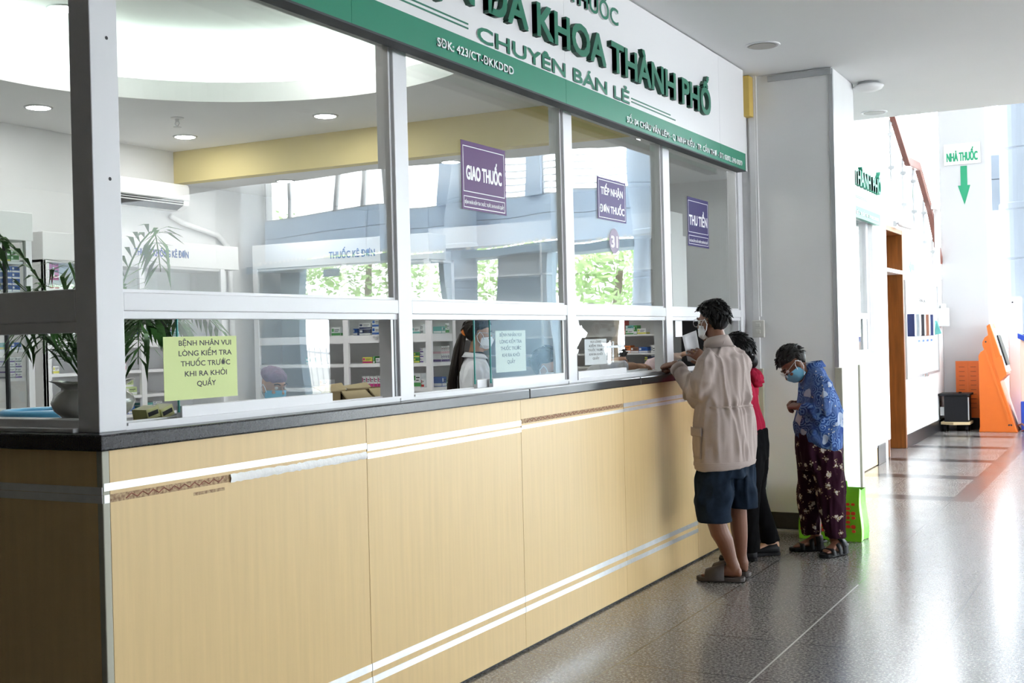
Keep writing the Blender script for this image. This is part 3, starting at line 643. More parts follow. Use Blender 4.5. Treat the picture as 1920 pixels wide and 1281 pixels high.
text('BỆNH VIỆN ĐA KHOA THÀNH PHỐ', M['green'], (.05, 9.6, 2.90), Y3, Z3, 3.66, .165, .04, .022, s2, side=M['green'], words=True)
text('CHUYÊN BÁN LẺ', M['greendk'], (.05, 10.6, 2.775), Y3, Z3, 1.5, .06, .005, .02, s2, words=True)
text('SỐ: 04 CHÂU VĂN LIÊM - Q. NINH KIỀU - TP. CẦN THƠ - ĐT: 0292. 246 0079', M['lettersilver'], (.053, 11.2, 2.62), Y3, Z3, 2.05, .034, .005, .01, s2, words=True)
obj('rule', G().box(.05, .054, 12.1, 12.65, 2.80, 2.806).box(.05, .054, 12.1, 12.7, 2.785, 2.791), M['greendk'], s2)
# second counter bay beyond the pillar
c2 = thing('service_counter', 'maple counter of the further pharmacy bay, past the pillar', 'counter', (0, 11.3, 0))
obj('front_panel', G().box(-.03, 0, 9.42, 11.9, .01, 1.165).box(-.03, 0, 11.903, 13.19, .01, 1.165), M['maple'], c2)
obj('metal_strip', G().box(0, .0025, 9.42, 13.19, .23, .255).box(0, .0025, 9.42, 13.19, .19, .21), M['silver'], c2)
obj('counter_top', G().box(-.4, .02, 9.42, 13.19, 1.165, 1.215), M['signwhite'], c2, bevel=.004)
f6 = frame('window_6', (XF, 9.42, 1.215))
for a, b in ((9.42, 9.52), (10.65, 10.75), (11.9, 12.0), (13.10, 13.2)): obj('post', G().box(XK, XF, a, b, 1.215, 2.66), M['alu'], f6, bevel=.003)
obj('middle_rail', G().box(XK, XF-.002, 9.42, 13.2, 1.575, 1.635), M['alu'], f6, bevel=.003)
obj('sill_track', G().box(XK, XF-.004, 9.42, 13.2, 1.215, 1.25), M['alu'], f6)
obj('side_channel', G().box(XK, XF-.012, 12.9, 13.1, 1.25, 1.575), M['alugrey'], f6)
for a, b in ((9.52, 10.65), (10.75, 11.9), (12.0, 13.10)): sheet('upper_pane', f6, a, b, 1.635, 2.66)
for a, b in ((9.52, 10.65), (10.75, 11.9), (12.0, 12.9)): sheet('lower_pane', f6, a, b, 1.25, 1.575)

# ------------------------------------------------------------------ lamps, detectors, air conditioner
def downlight(x, y, z, label, on, grp, r=.085):
    o = thing('downlight', label, 'ceiling light', (x, y, z), group=grp)
    g = G().loft([((x, y, z+.002), X3*(r+.016), Y3*(r+.016)), ((x, y, z-.006), X3*(r+.012), Y3*(r+.012)), ((x, y, z-.008), X3*r, Y3*r), ((x, y, z-.001), X3*(r-.006), Y3*(r-.006))], 32)
    obj('rim', g, M['alugrey'] if on else M['alu'], o, smooth=False)
    obj('lens', G().disc((x, y, z-.007), r-.012, -Z3, .002), M['lampon' if on else 'lampoff'], o)
    return o
gl = 'lit downlights in the pharmacy ceiling'
downlight(-4.372, 5.994, HP, 'lit downlight in the pharmacy ceiling left of the corner post', True, gl)
downlight(-4.405, 7.505, HP, 'lit downlight above the air conditioner, in front of the cream beam', True, gl)
downlight(-2.918, 7.435, HP, 'lit downlight just below the curved ceiling edge, left of the second post', True, gl)
downlight(-3.465, 5.426, zt, 'lit downlight inside the bright ceiling dome, half behind the corner post', True, gl)
downlight(-2.263, 6.579, zt, 'lit downlight inside the bright ceiling dome near the green sign edge', True, gl)
downlight(-4.18, 8.515, 2.92, 'lit downlight behind the beam above the prescription cabinet header', True, gl, .075)
downlight(-2.405, 8.426, 2.92, 'lit downlight seen left of the purple sticker', True, gl, .075)
downlight(-3.139, 9.255, 2.92, 'lit downlight beyond the beam, lowest left of the purple sticker', True, gl, .075)
downlight(-.638, 8.284, 2.92, 'lit downlight above the violet sticker, just under the green band', True, gl, .075)
downlight(-.9, 3.1, HP, 'added unseen downlight brightening the counter corner with the palm', True, gl)  # lamp added out of view to lift the dark counter corner
downlight(-2.4, 3.05, HP, 'added unseen downlight brightening the basket behind the end window', True, gl)  # second lamp added out of view for the same corner
gu = 'unlit downlights in the hall ceiling'
downlight(.391, 7.786, HC, 'unlit downlight in front of the pillar, near the fascia sign end', False, gu, .10)
downlight(.52, 10.75, HC, 'unlit downlight beyond the pillar at the hall ceiling edge', False, gu, .10)
for x, y in ((3.2, 4.4), (3.2, 7.8), (6.2, 5.9)): downlight(x, y, HC, 'unlit downlight in the hall ceiling over the open floor', False, gu, .10)
o = obj('cove_lamp', G().ring((cx, cyy, HP+.055), r+.15, .02, n=72), M['cove'], loc=(cx, cyy, HP+.02)); tag(o, 'lit ring lamp hidden behind the curved lip of the ceiling dome', 'cove light')
o = thing('smoke_detector', 'white domed detector on the hall ceiling right of the pillar', 'detector', (.74, 9.43, HC))
obj('base', G().lathe([(.075, HC), (.085, HC-.012), (.085, HC-.018)], (.74, 9.43, 0)), M['alugrey'], o); obj('dome', G().lathe([(.085, HC-.018), (.115, HC-.028), (.10, HC-.05), (.06, HC-.066), (.01, HC-.068)], (.74, 9.43, 0)), M['white'], o, smooth=True)
o = thing('sprinkler_head', 'small chrome sprinkler in the pharmacy ceiling', 'sprinkler', (-3.875, 6.857, HP))
q = (-3.875, 6.857, 0)
obj('rose', G().lathe([(.05, HP), (.05, HP-.006), (.015, HP-.01), (.012, HP-.03)], q), M['steel'], o)
obj('yoke', G().tube([(q[0]-.012, q[1], HP-.028), (q[0]-.022, q[1], HP-.045), (q[0], q[1], HP-.068)], .004).tube([(q[0]+.012, q[1], HP-.028), (q[0]+.022, q[1], HP-.045), (q[0], q[1], HP-.068)], .004), M['steel'], o, smooth=True)
obj('deflector', G().disc((q[0], q[1], HP-.074), .03, Z3, .004), M['steel'], o)
ac = thing('air_conditioner', 'white wall-mounted air conditioner on the back wall', 'air conditioner', (-4.95, 7.6, 2.66))
pr = [(XB, 0, 2.665), (-4.93, 0, 2.665), (-4.86, 0, 2.70), (-4.85, 0, 2.75), (-4.85, 0, 2.86), (-4.87, 0, 2.885), (XB, 0, 2.885)]
obj('casing', G().prism([(x, 7.10, z) for x, _, z in pr], (0, .92, 0)), M['white'], ac, bevel=.006)
obj('front_flap', G().box(-4.852, -4.842, 7.12, 8.0, 2.745, 2.865), M['signwhite'], ac, bevel=.004)
obj('air_outlet', G().prism([(-4.932, 7.14, 2.664), (-4.858, 7.14, 2.700), (-4.850, 7.14, 2.738), (-4.846, 7.14, 2.736), (-4.853, 7.14, 2.698), (-4.928, 7.14, 2.660)], (0, .80, 0)), M['black'], ac)
obj('louvre', G().prism([(-4.93, 7.14, 2.672), (-4.846, 7.14, 2.708), (-4.844, 7.14, 2.704), (-4.93, 7.14, 2.666)], (0, .8, 0)).box(-4.845, -4.840, 7.14, 7.94, 2.722, 2.726), M['white'], ac)
o = obj('pipe_trunking', G().tube([(-5.03, 7.98, 2.62), (-5.02, 8.10, 2.57), (-5.02, 8.55, 2.49), (-5.02, 8.68, 2.40), (-5.02, 8.72, 2.2), (-5.02, 8.73, 1.4)], .025, 10), M['white'], smooth=True, loc=(-5.02, 8.4, 1.4))
tag(o, 'white insulated pipe curving down the wall from the air conditioner', 'pipe')
sw = thing('switch_plate', 'beige two-gang switch box on the pillar front', 'switch', (.057, PY0-.02, 1.425))
obj('box', G().box(.012, .102, PY0-.05, PY0-.024, 1.425, 1.553), mat('switch_ivory', (.62, .61, .56), .5, var=.02), sw, bevel=.006)
for z in (1.455, 1.505): obj('rocker', G().box(.04, .075, PY0-.056, PY0-.05, z, z+.028), mat('switch_ivory', None), sw, bevel=.003)
# ------------------------------------------------------------------ cabinets
def cab(name, label, parts, loc):
    o = thing(name, label, 'cabinet', loc)
    for pn, g, m, bv in parts: obj(pn, g, M[m], o, bevel=bv)
    return o
# A: prescription cabinet across the room, glass end towards the corridor
ax0, ax1, ay0, ay1 = -4.82, -2.87, 8.80, 9.22
ca = cab('medicine_cabinet', 'white glazed cabinet headed THUỐC KÊ ĐƠN across the back of the pharmacy', [
    ('header_box', G().box(ax0, ax1, ay0, ay1-.13, 2.168, 2.392), 'white', .004),
    ('back_panel', G().box(ax0, ax1, ay1-.012, ay1, .1, 2.168), 'white', 0),
    ('top_panel', G().box(ax0, ax1, ay0+.01, ay1-.012, 2.146, 2.166), 'white', 0),
    ('base', G().box(ax0, ax1, ay0+.02, ay1-.012, 0, .80), 'white', 0)], (-3.84, 9.0, 0))
text('THUỐC KÊ ĐƠN', M['inkblue'], (-3.93, ay0-.001, 2.222), X3, Z3, .50, .066, .002, .012, ca)
for x in (ax0, -3.80, ax1-.055): obj('stile', G().box(x, x+.055, ay0, ay0+.03, .80, 2.168), M['alu'], ca, bevel=.002)
obj('rear_stile', G().box(ax1-.04, ax1, ay1-.05, ay1-.012, .80, 2.168), M['alu'], ca)
for z0, z1, nm in ((1.452, 1.522, 'door_rail'), (1.238, 1.268, 'shelf'), (1.02, 1.052, 'shelf'), (1.80, 1.82, 'shelf')):
    obj(nm, G().box(ax0+.005, ax1-.005, ay0+.006, ay1-.013, z0, z1), M['alu'], ca)
for x0, x1 in ((ax0+.055, -3.80), (-3.745, ax1-.055)): obj('glass_door', G().box(x0, x1, ay0+.012, ay0+.016, 1.52, 2.146), M['glass'], ca)
obj('glass_end', G().box(ax1-.008, ax1-.003, ay0+.03, ay1-.05, .8, 2.146), M['glass'], ca)
obj('lock', G().tube([(-3.43, ay0-.012, 1.505), (-3.43, ay0+.005, 1.505)], .012, 10).box(-3.47, -3.40, ay0-.006, ay0, 1.495, 1.512), M['steel'], ca)
# B: back-wall cabinet
by0, by1, bx0, bx1 = 6.24, 8.41, -5.05, -4.65
cb = cab('medicine_cabinet', 'white glazed cabinet headed THUỐC KHÔNG KÊ ĐƠN under the air conditioner', [
    ('header_box', G().box(bx0+.15, bx1, by0, by1, 2.138, 2.348), 'white', .004),
    ('back_panel', G().box(bx0, bx0+.012, by0, by1, .1, 2.138), 'white', 0),
    ('side_panel', G().box(bx0, bx1, by0, by0+.02, .8, 2.138), 'white', 0), ('side_panel', G().box(bx0, bx1-.01, 8.20, 8.22, .8, 2.138), 'white', 0),
    ('top_panel', G().box(bx0, bx1-.01, by0, 8.22, 2.12, 2.138), 'white', 0), ('base', G().box(bx0, bx1-.01, by0, 8.22, 0, .80), 'white', 0)], (-4.85, 7.3, 0))
text('THUỐC KHÔNG KÊ ĐƠN', M['inkblue'], (bx1+.001, 7.15, 2.215), Y3, Z3, .62, .062, .002, .012, cb)
for y in (by0, 7.20, 8.17): obj('stile', G().box(bx1-.03, bx1, y, y+.055, .80, 2.138), M['alu'], cb, bevel=.002)
for z0, z1, nm in ((1.463, 1.548, 'door_rail'), (1.256, 1.280, 'shelf'), (1.055, 1.078, 'shelf'), (.90, .925, 'shelf'), (1.90, 1.924, 'shelf')):
    obj(nm, G().box(bx0+.013, bx1-.006, by0+.02, 8.20, z0, z1), M['alu'], cb)
for y0, y1 in ((by0+.055, 7.20), (7.255, 8.17)): obj('glass_door', G().box(bx1-.016, bx1-.012, y0, y1, 1.55, 2.12), M['glass'], cb)
# C: cabinet at the far left
cc = cab('medicine_cabinet', 'white glass-sided cabinet at the far left edge of the pharmacy', [
    ('header_box', G().box(-4.1, -3.70, 3.4, 5.35, 2.162, 2.343), 'white', .004),
    ('back_panel', G().box(-4.1, -4.088, 3.4, 5.33, .1, 2.162), 'white', 0), ('base', G().box(-4.088, -3.71, 3.4, 5.33, 0, .95), 'white', 0)], (-3.9, 4.4, 0))
for y, m, w in ((3.4, 'alu', .05), (5.29, 'alu', .045), (5.135, 'rubber', .012)): obj('stile', G().box(-3.73, -3.70, y, y+w, .95, 2.162), M[m], cc)
for z0, z1 in ((1.455, 1.472), (1.270, 1.288), (1.075, 1.09), (1.82, 1.838), (2.012, 2.03)): obj('shelf', G().box(-4.087, -3.735, 3.41, 5.32, z0, z1), M['alu'], cc)
obj('glass_door', G().box(-3.722, -3.718, 3.46, 5.29, .95, 2.162), M['glass'], cc)
# D: shelf unit at the far end, seen through the third window
cdd = cab('shelf_unit', 'white open shelf unit at the far end, seen through the third window', [
    ('back_panel', G().box(-3.6, -1.1, 10.36, 10.38, 0, 2.35), 'white', 0), ('side_panel', G().box(-1.12, -1.1, 10.0, 10.36, 0, 2.35), 'white', 0), ('side_panel', G().box(-3.6, -3.58, 10.0, 10.36, 0, 2.35), 'white', 0),
    ('divider', G().box(-2.4, -2.38, 10.0, 10.36, 0, 2.35), 'white', 0), ('header_box', G().box(-3.6, -1.1, 9.98, 10.3, 2.35, 2.55), 'white', 0)], (-2.3, 10.2, 0))
for z0, z1 in ((1.456, 1.470), (1.289, 1.303), (1.17, 1.186), (.6, .62), (1.75, 1.764), (2.05, 2.064)): obj('shelf', G().box(-3.58, -1.12, 10.0, 10.36, z0, z1), M['white'], cdd)

# ------------------------------------------------------------------ medicine boxes, each a thing of its own
BOXES = {}
def medbox(x0, x1, y0, y1, z0, h, face, main, band, where):
    """carton with a printed band on the faces; face = 'x' or 'y' tells which way its front looks"""
    c = ((x0+x1)/2, (y0+y1)/2, z0); a, b = (x1-x0)/2, (y1-y0)/2
    g = G(); g.k = 0; t = .0006
    g.box(-a, a, -b, b, 0, h); g.k = 1
    if face == 'y':
        g.box(-a*.98, a*.98, -b-t, -b+.001, h*.06, h*.34).box(-a*.9, -a*.45, -b-t, -b+.001, h*.5, h*.85); g.k = 2; g.box(-a*.3, a*.75, -b-t, -b+.001, h*.66, h*.74).box(-a*.3, a*.5, -b-t, -b+.001, h*.48, h*.54)
        if a > b*.5: g.k = 1; g.box(a-.001, a+t, -b*.9, b*.9, h*.06, h*.34)
    else:
        g.box(a-.001, a+t, -b*.98, b*.98, h*.06, h*.34).box(a-.001, a+t, -b*.9, -b*.45, h*.5, h*.85); g.k = 2; g.box(a-.001, a+t, -b*.3, b*.75, h*.66, h*.74).box(a-.001, a+t, -b*.3, b*.5, h*.48, h*.54)
        g.k = 1; g.box(-a*.9, a*.9, -b-t, -b+.001, h*.06, h*.34)
    o = obj('medicine_box', g, [M['c_'+main], M['c_'+band], M['ink']], loc=c, local=True)
    BOXES.setdefault(where, []).append((o, main, band, c[0] if face == 'y' else c[1], z0))
    return o
def snap(z, tops):
    for t in tops:
        if abs(z-t) < .035: return t+.0005
    return z
def place(L, face, front, depth, tops, where, off=0):
    done = []
    for u0, u1, z, h, m, k in sorted(L, key=lambda q: q[2]):
        best = [t for a, b, t in done if min(b, u1)-max(a, u0) > .3*(u1-u0) and abs(z-t) < .03]
        z0 = max(best)+.0005 if best else snap(z, tops)
        for a, b, t in done:               # keep neighbours from cutting into one another
            if t > z0+.002 and min(b, u1)-max(a, u0) > 0 and z0 > t-h: u0, u1 = (max(u0, b+.001), u1) if (a+b)/2 < (u0+u1)/2 else (u0, min(u1, a-.001))
        if u1-u0 < .008: continue
        done.append((u0, u1, z0+h))
        if face == 'y': medbox(u0, u1, front, front+depth, z0, h, 'y', m, k, where)
        else: medbox(front-depth, front, u0, u1, z0, h, 'x', m, k, where)
A = [(-3.756,-3.713,1.534,0.062,'blue','white'),(-3.690,-3.566,1.586,0.054,'white','navy'),(-3.691,-3.567,1.528,0.054,'navy','white'),(-3.549,-3.443,1.600,0.069,'white','blue'),(-3.552,-3.446,1.529,0.070,'white','blue'),(-3.436,-3.405,1.531,0.095,'red','white'),(-3.664,-3.558,1.272,0.056,'yellow','magenta'),(-3.548,-3.529,1.270,0.062,'green','white'),(-3.519,-3.403,1.270,0.046,'white','grey'),(-3.671,-3.633,1.055,0.101,'white','magenta'),(-3.628,-3.590,1.055,0.101,'white','magenta'),(-3.586,-3.548,1.055,0.100,'white','magenta'),(-3.543,-3.506,1.055,0.100,'white','magenta'),(-3.501,-3.464,1.054,0.101,'white','magenta'),(-3.454,-3.411,1.055,0.150,'white','grey'),(-3.398,-3.340,1.055,0.06,'red','white'),
     (-3.128,-3.045,1.524,0.059,'white','teal'),(-3.036,-3.010,1.522,0.083,'white','grey'),(-3.114,-3.057,1.316,0.046,'green','yellow'),(-3.115,-3.058,1.270,0.046,'green','yellow'),(-3.048,-3.014,1.357,0.042,'white','purple'),(-3.049,-3.015,1.314,0.041,'white','purple'),(-3.050,-3.016,1.269,0.046,'white','purple'),(-3.122,-3.050,1.055,0.122,'white','green'),(-3.042,-3.014,1.055,0.074,'white','red'),(-4.3,-4.2,1.27,.06,'teal','white'),(-4.15,-4.05,1.055,.07,'white','orange'),(-4.0,-3.9,1.53,.08,'white','green')]
place(A, 'y', 8.90, .10, (1.522, 1.268, 1.052), 'the prescription cabinet')
SS = [(9.016,9.050,1.340,0.070,'white','pink'),(9.051,9.086,1.340,0.070,'white','pink'),(9.087,9.122,1.340,0.071,'white','pink'),(9.124,9.157,1.340,0.071,'white','pink'),(9.016,9.050,1.268,0.070,'white','purple'),(9.051,9.086,1.268,0.070,'white','purple'),(9.087,9.122,1.268,0.070,'white','purple'),(9.124,9.157,1.268,0.071,'white','purple'),(9.033,9.090,1.525,0.061,'teal','white'),(9.096,9.160,1.524,0.090,'white','green'),(9.019,9.090,1.054,0.086,'blue','white'),(9.095,9.16,1.054,0.047,'green','white')]
place(SS, 'x', -2.90, .09, (1.522, 1.268, 1.052), 'the glass end of the prescription cabinet')
B = [(6.891,6.984,1.549,0.100,'white','blue'),(6.992,7.075,1.548,0.088,'blue','white'),(7.084,7.158,1.548,0.09,'white','navy'),(7.166,7.236,1.548,0.068,'blue','white'),(7.309,7.427,1.611,0.057,'white','navy'),(7.307,7.424,1.553,0.060,'blue','white'),(7.475,7.539,1.648,0.036,'white','teal'),(7.544,7.602,1.648,0.036,'white','teal'),(7.473,7.600,1.594,0.053,'white','purple'),(7.611,7.708,1.584,0.044,'white','teal'),(7.480,7.604,1.551,0.043,'teal','white'),(7.611,7.719,1.550,0.035,'teal','grey'),(6.890,6.969,1.335,0.027,'teal','white'),(6.980,7.083,1.334,0.026,'white','pink'),(6.889,6.968,1.307,0.027,'teal','white'),(6.979,7.082,1.307,0.026,'white','pink'),(6.888,6.967,1.280,0.026,'teal','white'),(6.977,7.081,1.280,0.026,'pink','white'),(6.878,6.947,1.141,0.06,'lime','white'),(6.950,7.055,1.141,0.059,'lime','white'),(7.059,7.153,1.144,0.056,'lime','white'),(6.870,6.946,1.078,.062,'lime','white'),(6.948,7.058,1.078,0.062,'lime','white'),(7.067,7.19,1.078,0.065,'lime','white'),(6.983,7.054,0.925,0.064,'blue','white'),(7.092,7.158,0.925,0.064,'blue','white'),(7.262,7.36,.980,0.026,'teal','white'),(7.262,7.36,0.953,0.026,'teal','white'),(7.262,7.36,0.926,0.026,'teal','white'),(7.37,7.47,0.985,0.029,'white','grey'),(7.37,7.47,0.955,0.029,'white','grey'),(7.37,7.47,0.926,0.028,'white','grey'),(6.300,6.362,1.926,0.19,'magenta','white'),(6.367,6.425,1.926,0.19,'magenta','white'),(6.275,6.336,1.280,0.069,'white','grey'),(6.349,6.406,1.280,0.058,'white','yellow'),(7.80,7.9,1.28,.07,'white','blue'),(7.92,8.0,1.28,.05,'orange','white')]
place(B, 'x', -4.70, .12, (1.548, 1.280, 1.078, .925, 1.924), 'the back-wall cabinet')
Cc = [(5.211,5.285,1.477,0.043,'blue','white'),(5.157,5.200,1.479,0.043,'teal','yellow')]+[(5.185+.052*i, 5.233+.052*i, 1.2885+.0335*r_, .033, 'white', ('grey', 'purple')[(i+r_) % 2]) for r_ in range(4) for i in range(2)]+[(5.165,5.217,2.072,0.038,'green','white'),(5.223,5.286,2.072,0.038,'green','white'),(5.165,5.217,2.032,0.036,'green','yellow'),(5.223,5.286,2.034,0.038,'green','white')]+[(5.165+.064*i, 5.226+.062*i, 1.838+.041*r_, .040, 'blue', 'white') for r_ in range(4) for i in range(2)]
place(Cc, 'x', -3.76, .12, (1.472, 1.288, 1.838, 2.03), 'the far left cabinet')
D = [(-1.625,-1.586,1.470,0.129,'red','orange'),(-1.582,-1.506,1.512,0.041,'teal','white'),(-1.583,-1.504,1.469,0.041,'white','green'),(-1.502,-1.472,1.467,0.081,'green','white'),(-1.468,-1.385,1.471,0.051,'white','yellow'),(-1.624,-1.538,1.304,0.067,'orange','white'),(-1.535,-1.461,1.303,0.052,'brown','white'),(-1.457,-1.374,1.302,0.051,'blue','white'),(-1.339,-1.286,1.300,0.100,'white','grey'),(-1.407,-1.294,1.234,0.037,'navy','yellow'),(-1.408,-1.279,1.186,0.047,'navy','yellow')]
place(D, 'y', 10.06, .10, (1.470, 1.303, 1.186), 'the far shelf unit')
ORD = 'first second third fourth fifth sixth seventh eighth ninth tenth eleventh twelfth'.split()
SHN = {'the prescription cabinet': ('prescription cabinet', [(1.5, 'upper compartment'), (1.2, 'middle shelf'), (0, 'bottom shelf')]),
       'the glass end of the prescription cabinet': ("prescription cabinet's glass end", [(1.5, 'upper shelf'), (1.2, 'middle shelf'), (0, 'bottom shelf')]),
       'the back-wall cabinet': ('back-wall cabinet', [(1.9, 'top shelf'), (1.5, 'rail shelf'), (1.25, 'middle shelf'), (1.06, 'lower shelf'), (0, 'lowest shelf')]),
       'the far left cabinet': ('far left cabinet', [(2.02, 'top shelf'), (1.8, 'second shelf'), (1.45, 'third shelf'), (0, 'lower shelf')]),
       'the far shelf unit': ('far shelf unit', [(1.44, 'upper shelf'), (1.29, 'middle shelf'), (0, 'lower shelf')])}
for where, L in BOXES.items():
    rows = {}
    for o, m, k, u, z in L:
        sh = next(nm for lim, nm in SHN[where][1] if z >= lim); rows.setdefault((sh, m, k), []).append((o, u, z))
    for (sh, m, k), R in rows.items():
        R.sort(key=lambda q: q[1]); cols = []
        for q in R:
            for c in cols:
                if abs(c[0][1]-q[1]) < .03: c.append(q); break
            else: cols.append([q])
        for i, c in enumerate(cols):
            c.sort(key=lambda q: q[2])
            for j, (o, u, z) in enumerate(c):
                n = ('' if len(cols) == 1 else ', %s from left' % ORD[i])+('' if len(c) == 1 else (', lower' if j == 0 else ', upper' if j == len(c)-1 else ', %s up' % ORD[j]))
                tag(o, '%s box with %s print, %s of %s%s' % (m, k, sh, SHN[where][0], n), 'medicine box', 'medicine boxes in '+where)

# ------------------------------------------------------------------ things standing on the worktop and desk
# potted palm in the corner
px, py = -.43, 2.80
pl = thing('potted_palm', 'feathery palm in a squat grey ceramic pot at the counter corner', 'plant', (px, py, ZT))
n0 = 40; rings = []
for rr, z, wv in ((.085, 0, 0), (.125, .02, 0), (.165, .055, 0), (.178, .085, 0), (.165, .115, 0), (.135, .135, .0), (.135, .145, .004), (.16, .165, .014), (.178, .172, .02), (.168, .172, .02), (.14, .155, .008), (.12, .14, 0)):
    rings.append((rr, z, wv))
g = G(); vs = []; fs = []
for rr, z, wv in [(.74*a_, .80*b_, .8*c_) for a_, b_, c_ in rings]:
    for i in range(n0):
        t = 2*pi*i/n0; k = rr+wv*sin(6*t); vs.append((px+k*cos(t), py+k*sin(t), ZT+z+wv*.3*sin(6*t)))
for j in range(len(rings)-1):
    for i in range(n0): fs.append((j*n0+i, j*n0+(i+1) % n0, (j+1)*n0+(i+1) % n0, (j+1)*n0+i))
fs.append(tuple(range(n0-1, -1, -1))); g.add(vs, fs)
obj('pot', g, M['ceramic'], pl, smooth=True); obj('soil', G().disc((px, py, ZT+.112), .088, Z3, .006), M['soil'], pl)
fr = []
for i in range(20):
    t = 2*pi*i/20*2.3+.2; reach = random.uniform(.22, .48); hgt = random.uniform(.20, .34) if i % 7 else random.uniform(.42, .55); droop = random.uniform(.04, .2)
    P = []
    for s in range(12):
        u = s/11; rad = .02+reach*u**1.2; P.append(V((px+rad*cos(t), py+rad*sin(t), ZT+.11+hgt*sin(min(u*1.25, 1)*pi/2)-droop*max(0, u-.55)**2*5)))
    for p in P: p.x = min(p.x, XK-.06); p.y = max(p.y, 2.60)
    g = G().tube(P, [.004-.0025*s/11 for s in range(12)], 6)
    for s in range(4, 24):
        u = s/24; q = u*11; i0 = min(int(q), 10); p = P[i0].lerp(P[i0+1], q-i0); d = (P[i0+1]-P[i0]).normalized(); sd = d.cross(Z3).normalized()
        for sg_ in (-1, 1):
            L = .13*(1-abs(u-.5)*1.1)+.03; dr = (d*.6+sd*sg_*.85+V((0, 0, random.uniform(-.25, .05)))).normalized(); e = p+dr*L+V((0, 0, -.25*L)); m_ = p+dr*L*.5; w_ = dr.cross(Z3).normalized()*.008
            for a in (m_, e): a.x = min(a.x, XK-.02); a.y = max(a.y, 2.555)
            g.add([p, m_+w_, e, m_-w_], [(0, 1, 2, 3)])
    obj('frond', g, M['leaf'], pl)
# blue woven basket rim and yellow boxes
bk = thing('woven_basket', 'round sky blue woven plastic basket behind the end window, left of the pot', 'basket', (-1.30, 3.36, .981))
g = G()
for k in range(9): g.ring((-1.30, 3.36, 1.015+.023*k), .12+.005*k, .011, n=48)
for k in range(24): g.tube([(-1.30+.115*cos(k*pi/12), 3.35+.115*sin(k*pi/12), .99), (-1.30+.163*cos(k*pi/12), 3.35+.163*sin(k*pi/12), 1.215)], .007, 6)
obj('weave', g, M['hose'], bk, smooth=True); obj('rim', G().ring((-1.30, 3.36, 1.215), .163, .016, n=48), M['hose'], bk, smooth=True); obj('bottom', G().disc((-1.30, 3.36, .982), .115, Z3, .012), M['hose'], bk)
for i, (y, z, a, nm) in enumerate(((2.90, ZT+.001, .22, 'lower yellow medicine box leaning on the worktop behind the first window'), (2.965, ZT+.001, .30, 'upper yellow medicine box leaning on the worktop behind the first window, nearer the lime notice'))):
    ca_, sa = cos(a), sin(a); g = G(); g.k = 0; g.obox((0, 0, .026), X3*.032, V((0, ca_, sa))*.028, V((0, -sa, ca_))*.018)
    g.k = 1; g.obox((.0325, 0, .026), X3*.0006, V((0, ca_, sa))*.022, V((0, -sa, ca_))*.007)
    tag(obj('medicine_box', g, [M['c_straw'], M['ink']], loc=(-.30, y, z), local=True), nm, 'medicine box')
def carton(label, y0, y1, x0, x1, z0, h, fl):
    o = thing('cardboard_carton', label, 'carton', ((x0+x1)/2, (y0+y1)/2, z0)); t = .006
    obj('body', G().box(x0, x1, y0, y1, z0, z0+t).box(x0, x0+t, y0, y1, z0, z0+h).box(x1-t, x1, y0, y1, z0, z0+h).box(x0, x1, y0, y0+t, z0, z0+h).box(x0, x1, y1-t, y1, z0, z0+h), M['card'], o)
    f1 = G().add([(x1, y0, z0+h), (x1, y1, z0+h), (x1+.05, y1+.005, z0+h-.045), (x1+.05, y0, z0+h-.05), (x1-t, y0, z0+h), (x1-t, y1, z0+h), (x1+.044, y1+.005, z0+h-.05), (x1+.044, y0, z0+h-.055)], [(0, 3, 2, 1), (4, 5, 6, 7), (3, 7, 6, 2), (0, 4, 7, 3), (1, 2, 6, 5)])
    obj('flap', f1, M['card'], o)
    obj('flap', G().add([(x0, y0, z0+h), (x0, y1, z0+h), (x0-.04, y1+.02, z0+h+fl), (x0-.04, y0-.01, z0+h+fl-.01), (x0+t, y0, z0+h), (x0+t, y1, z0+h), (x0-.034, y1+.02, z0+h+fl), (x0-.034, y0-.01, z0+h+fl-.01)], [(0, 1, 2, 3), (7, 6, 5, 4), (3, 2, 6, 7), (0, 3, 7, 4), (1, 5, 6, 2)]), M['card'], o)
carton('open cardboard carton behind the first window, left of the pair', 4.25, 4.43, -.61, -.50, .981, .272, .03)
carton('open cardboard carton behind the first window, right of the pair by the post', 4.455, 4.64, -.62, -.50, .981, .275, .02)
mo = thing('computer_monitor', 'black computer monitor seen edge on behind the fourth window', 'monitor', (-.40, 8.45, .98))
obj('screen_back', G().box(-.62, -.16, 8.44, 8.47, 1.20, 1.572), M['black'], mo, bevel=.008); obj('stand', G().box(-.43, -.37, 8.45, 8.49, 1.0, 1.3), M['black'], mo); obj('foot', G().box(-.5, -.42, 8.40, 8.55, .981, 1.0), M['black'], mo)
tr = thing('document_tray', 'white paper tray on the worktop under the third window opening', 'tray', (-.2, 6.75, ZT))
obj('base', G().box(-.20, -.155, 6.42, 6.97, ZT+.001, ZT+.006), M['clear'], tr); obj('rim', G().box(-.155, -.150, 6.42, 6.97, ZT+.001, ZT+.032).box(-.20, -.155, 6.42, 6.424, ZT+.001, ZT+.032).box(-.20, -.155, 6.966, 6.97, ZT+.001, ZT+.032), M['clear'], tr)
o = obj('paper_sheet', G().prism([(-.36, 7.02, ZT+.004), (-.20, 6.98, ZT+.004), (-.20, 7.22, ZT+.02), (-.36, 7.26, ZT+.004)], (0, 0, .0008)), M['paper'], loc=(-.28, 7.1, ZT)); tag(o, 'white prescription sheet lying under the clerk hand at the third window', 'paper')
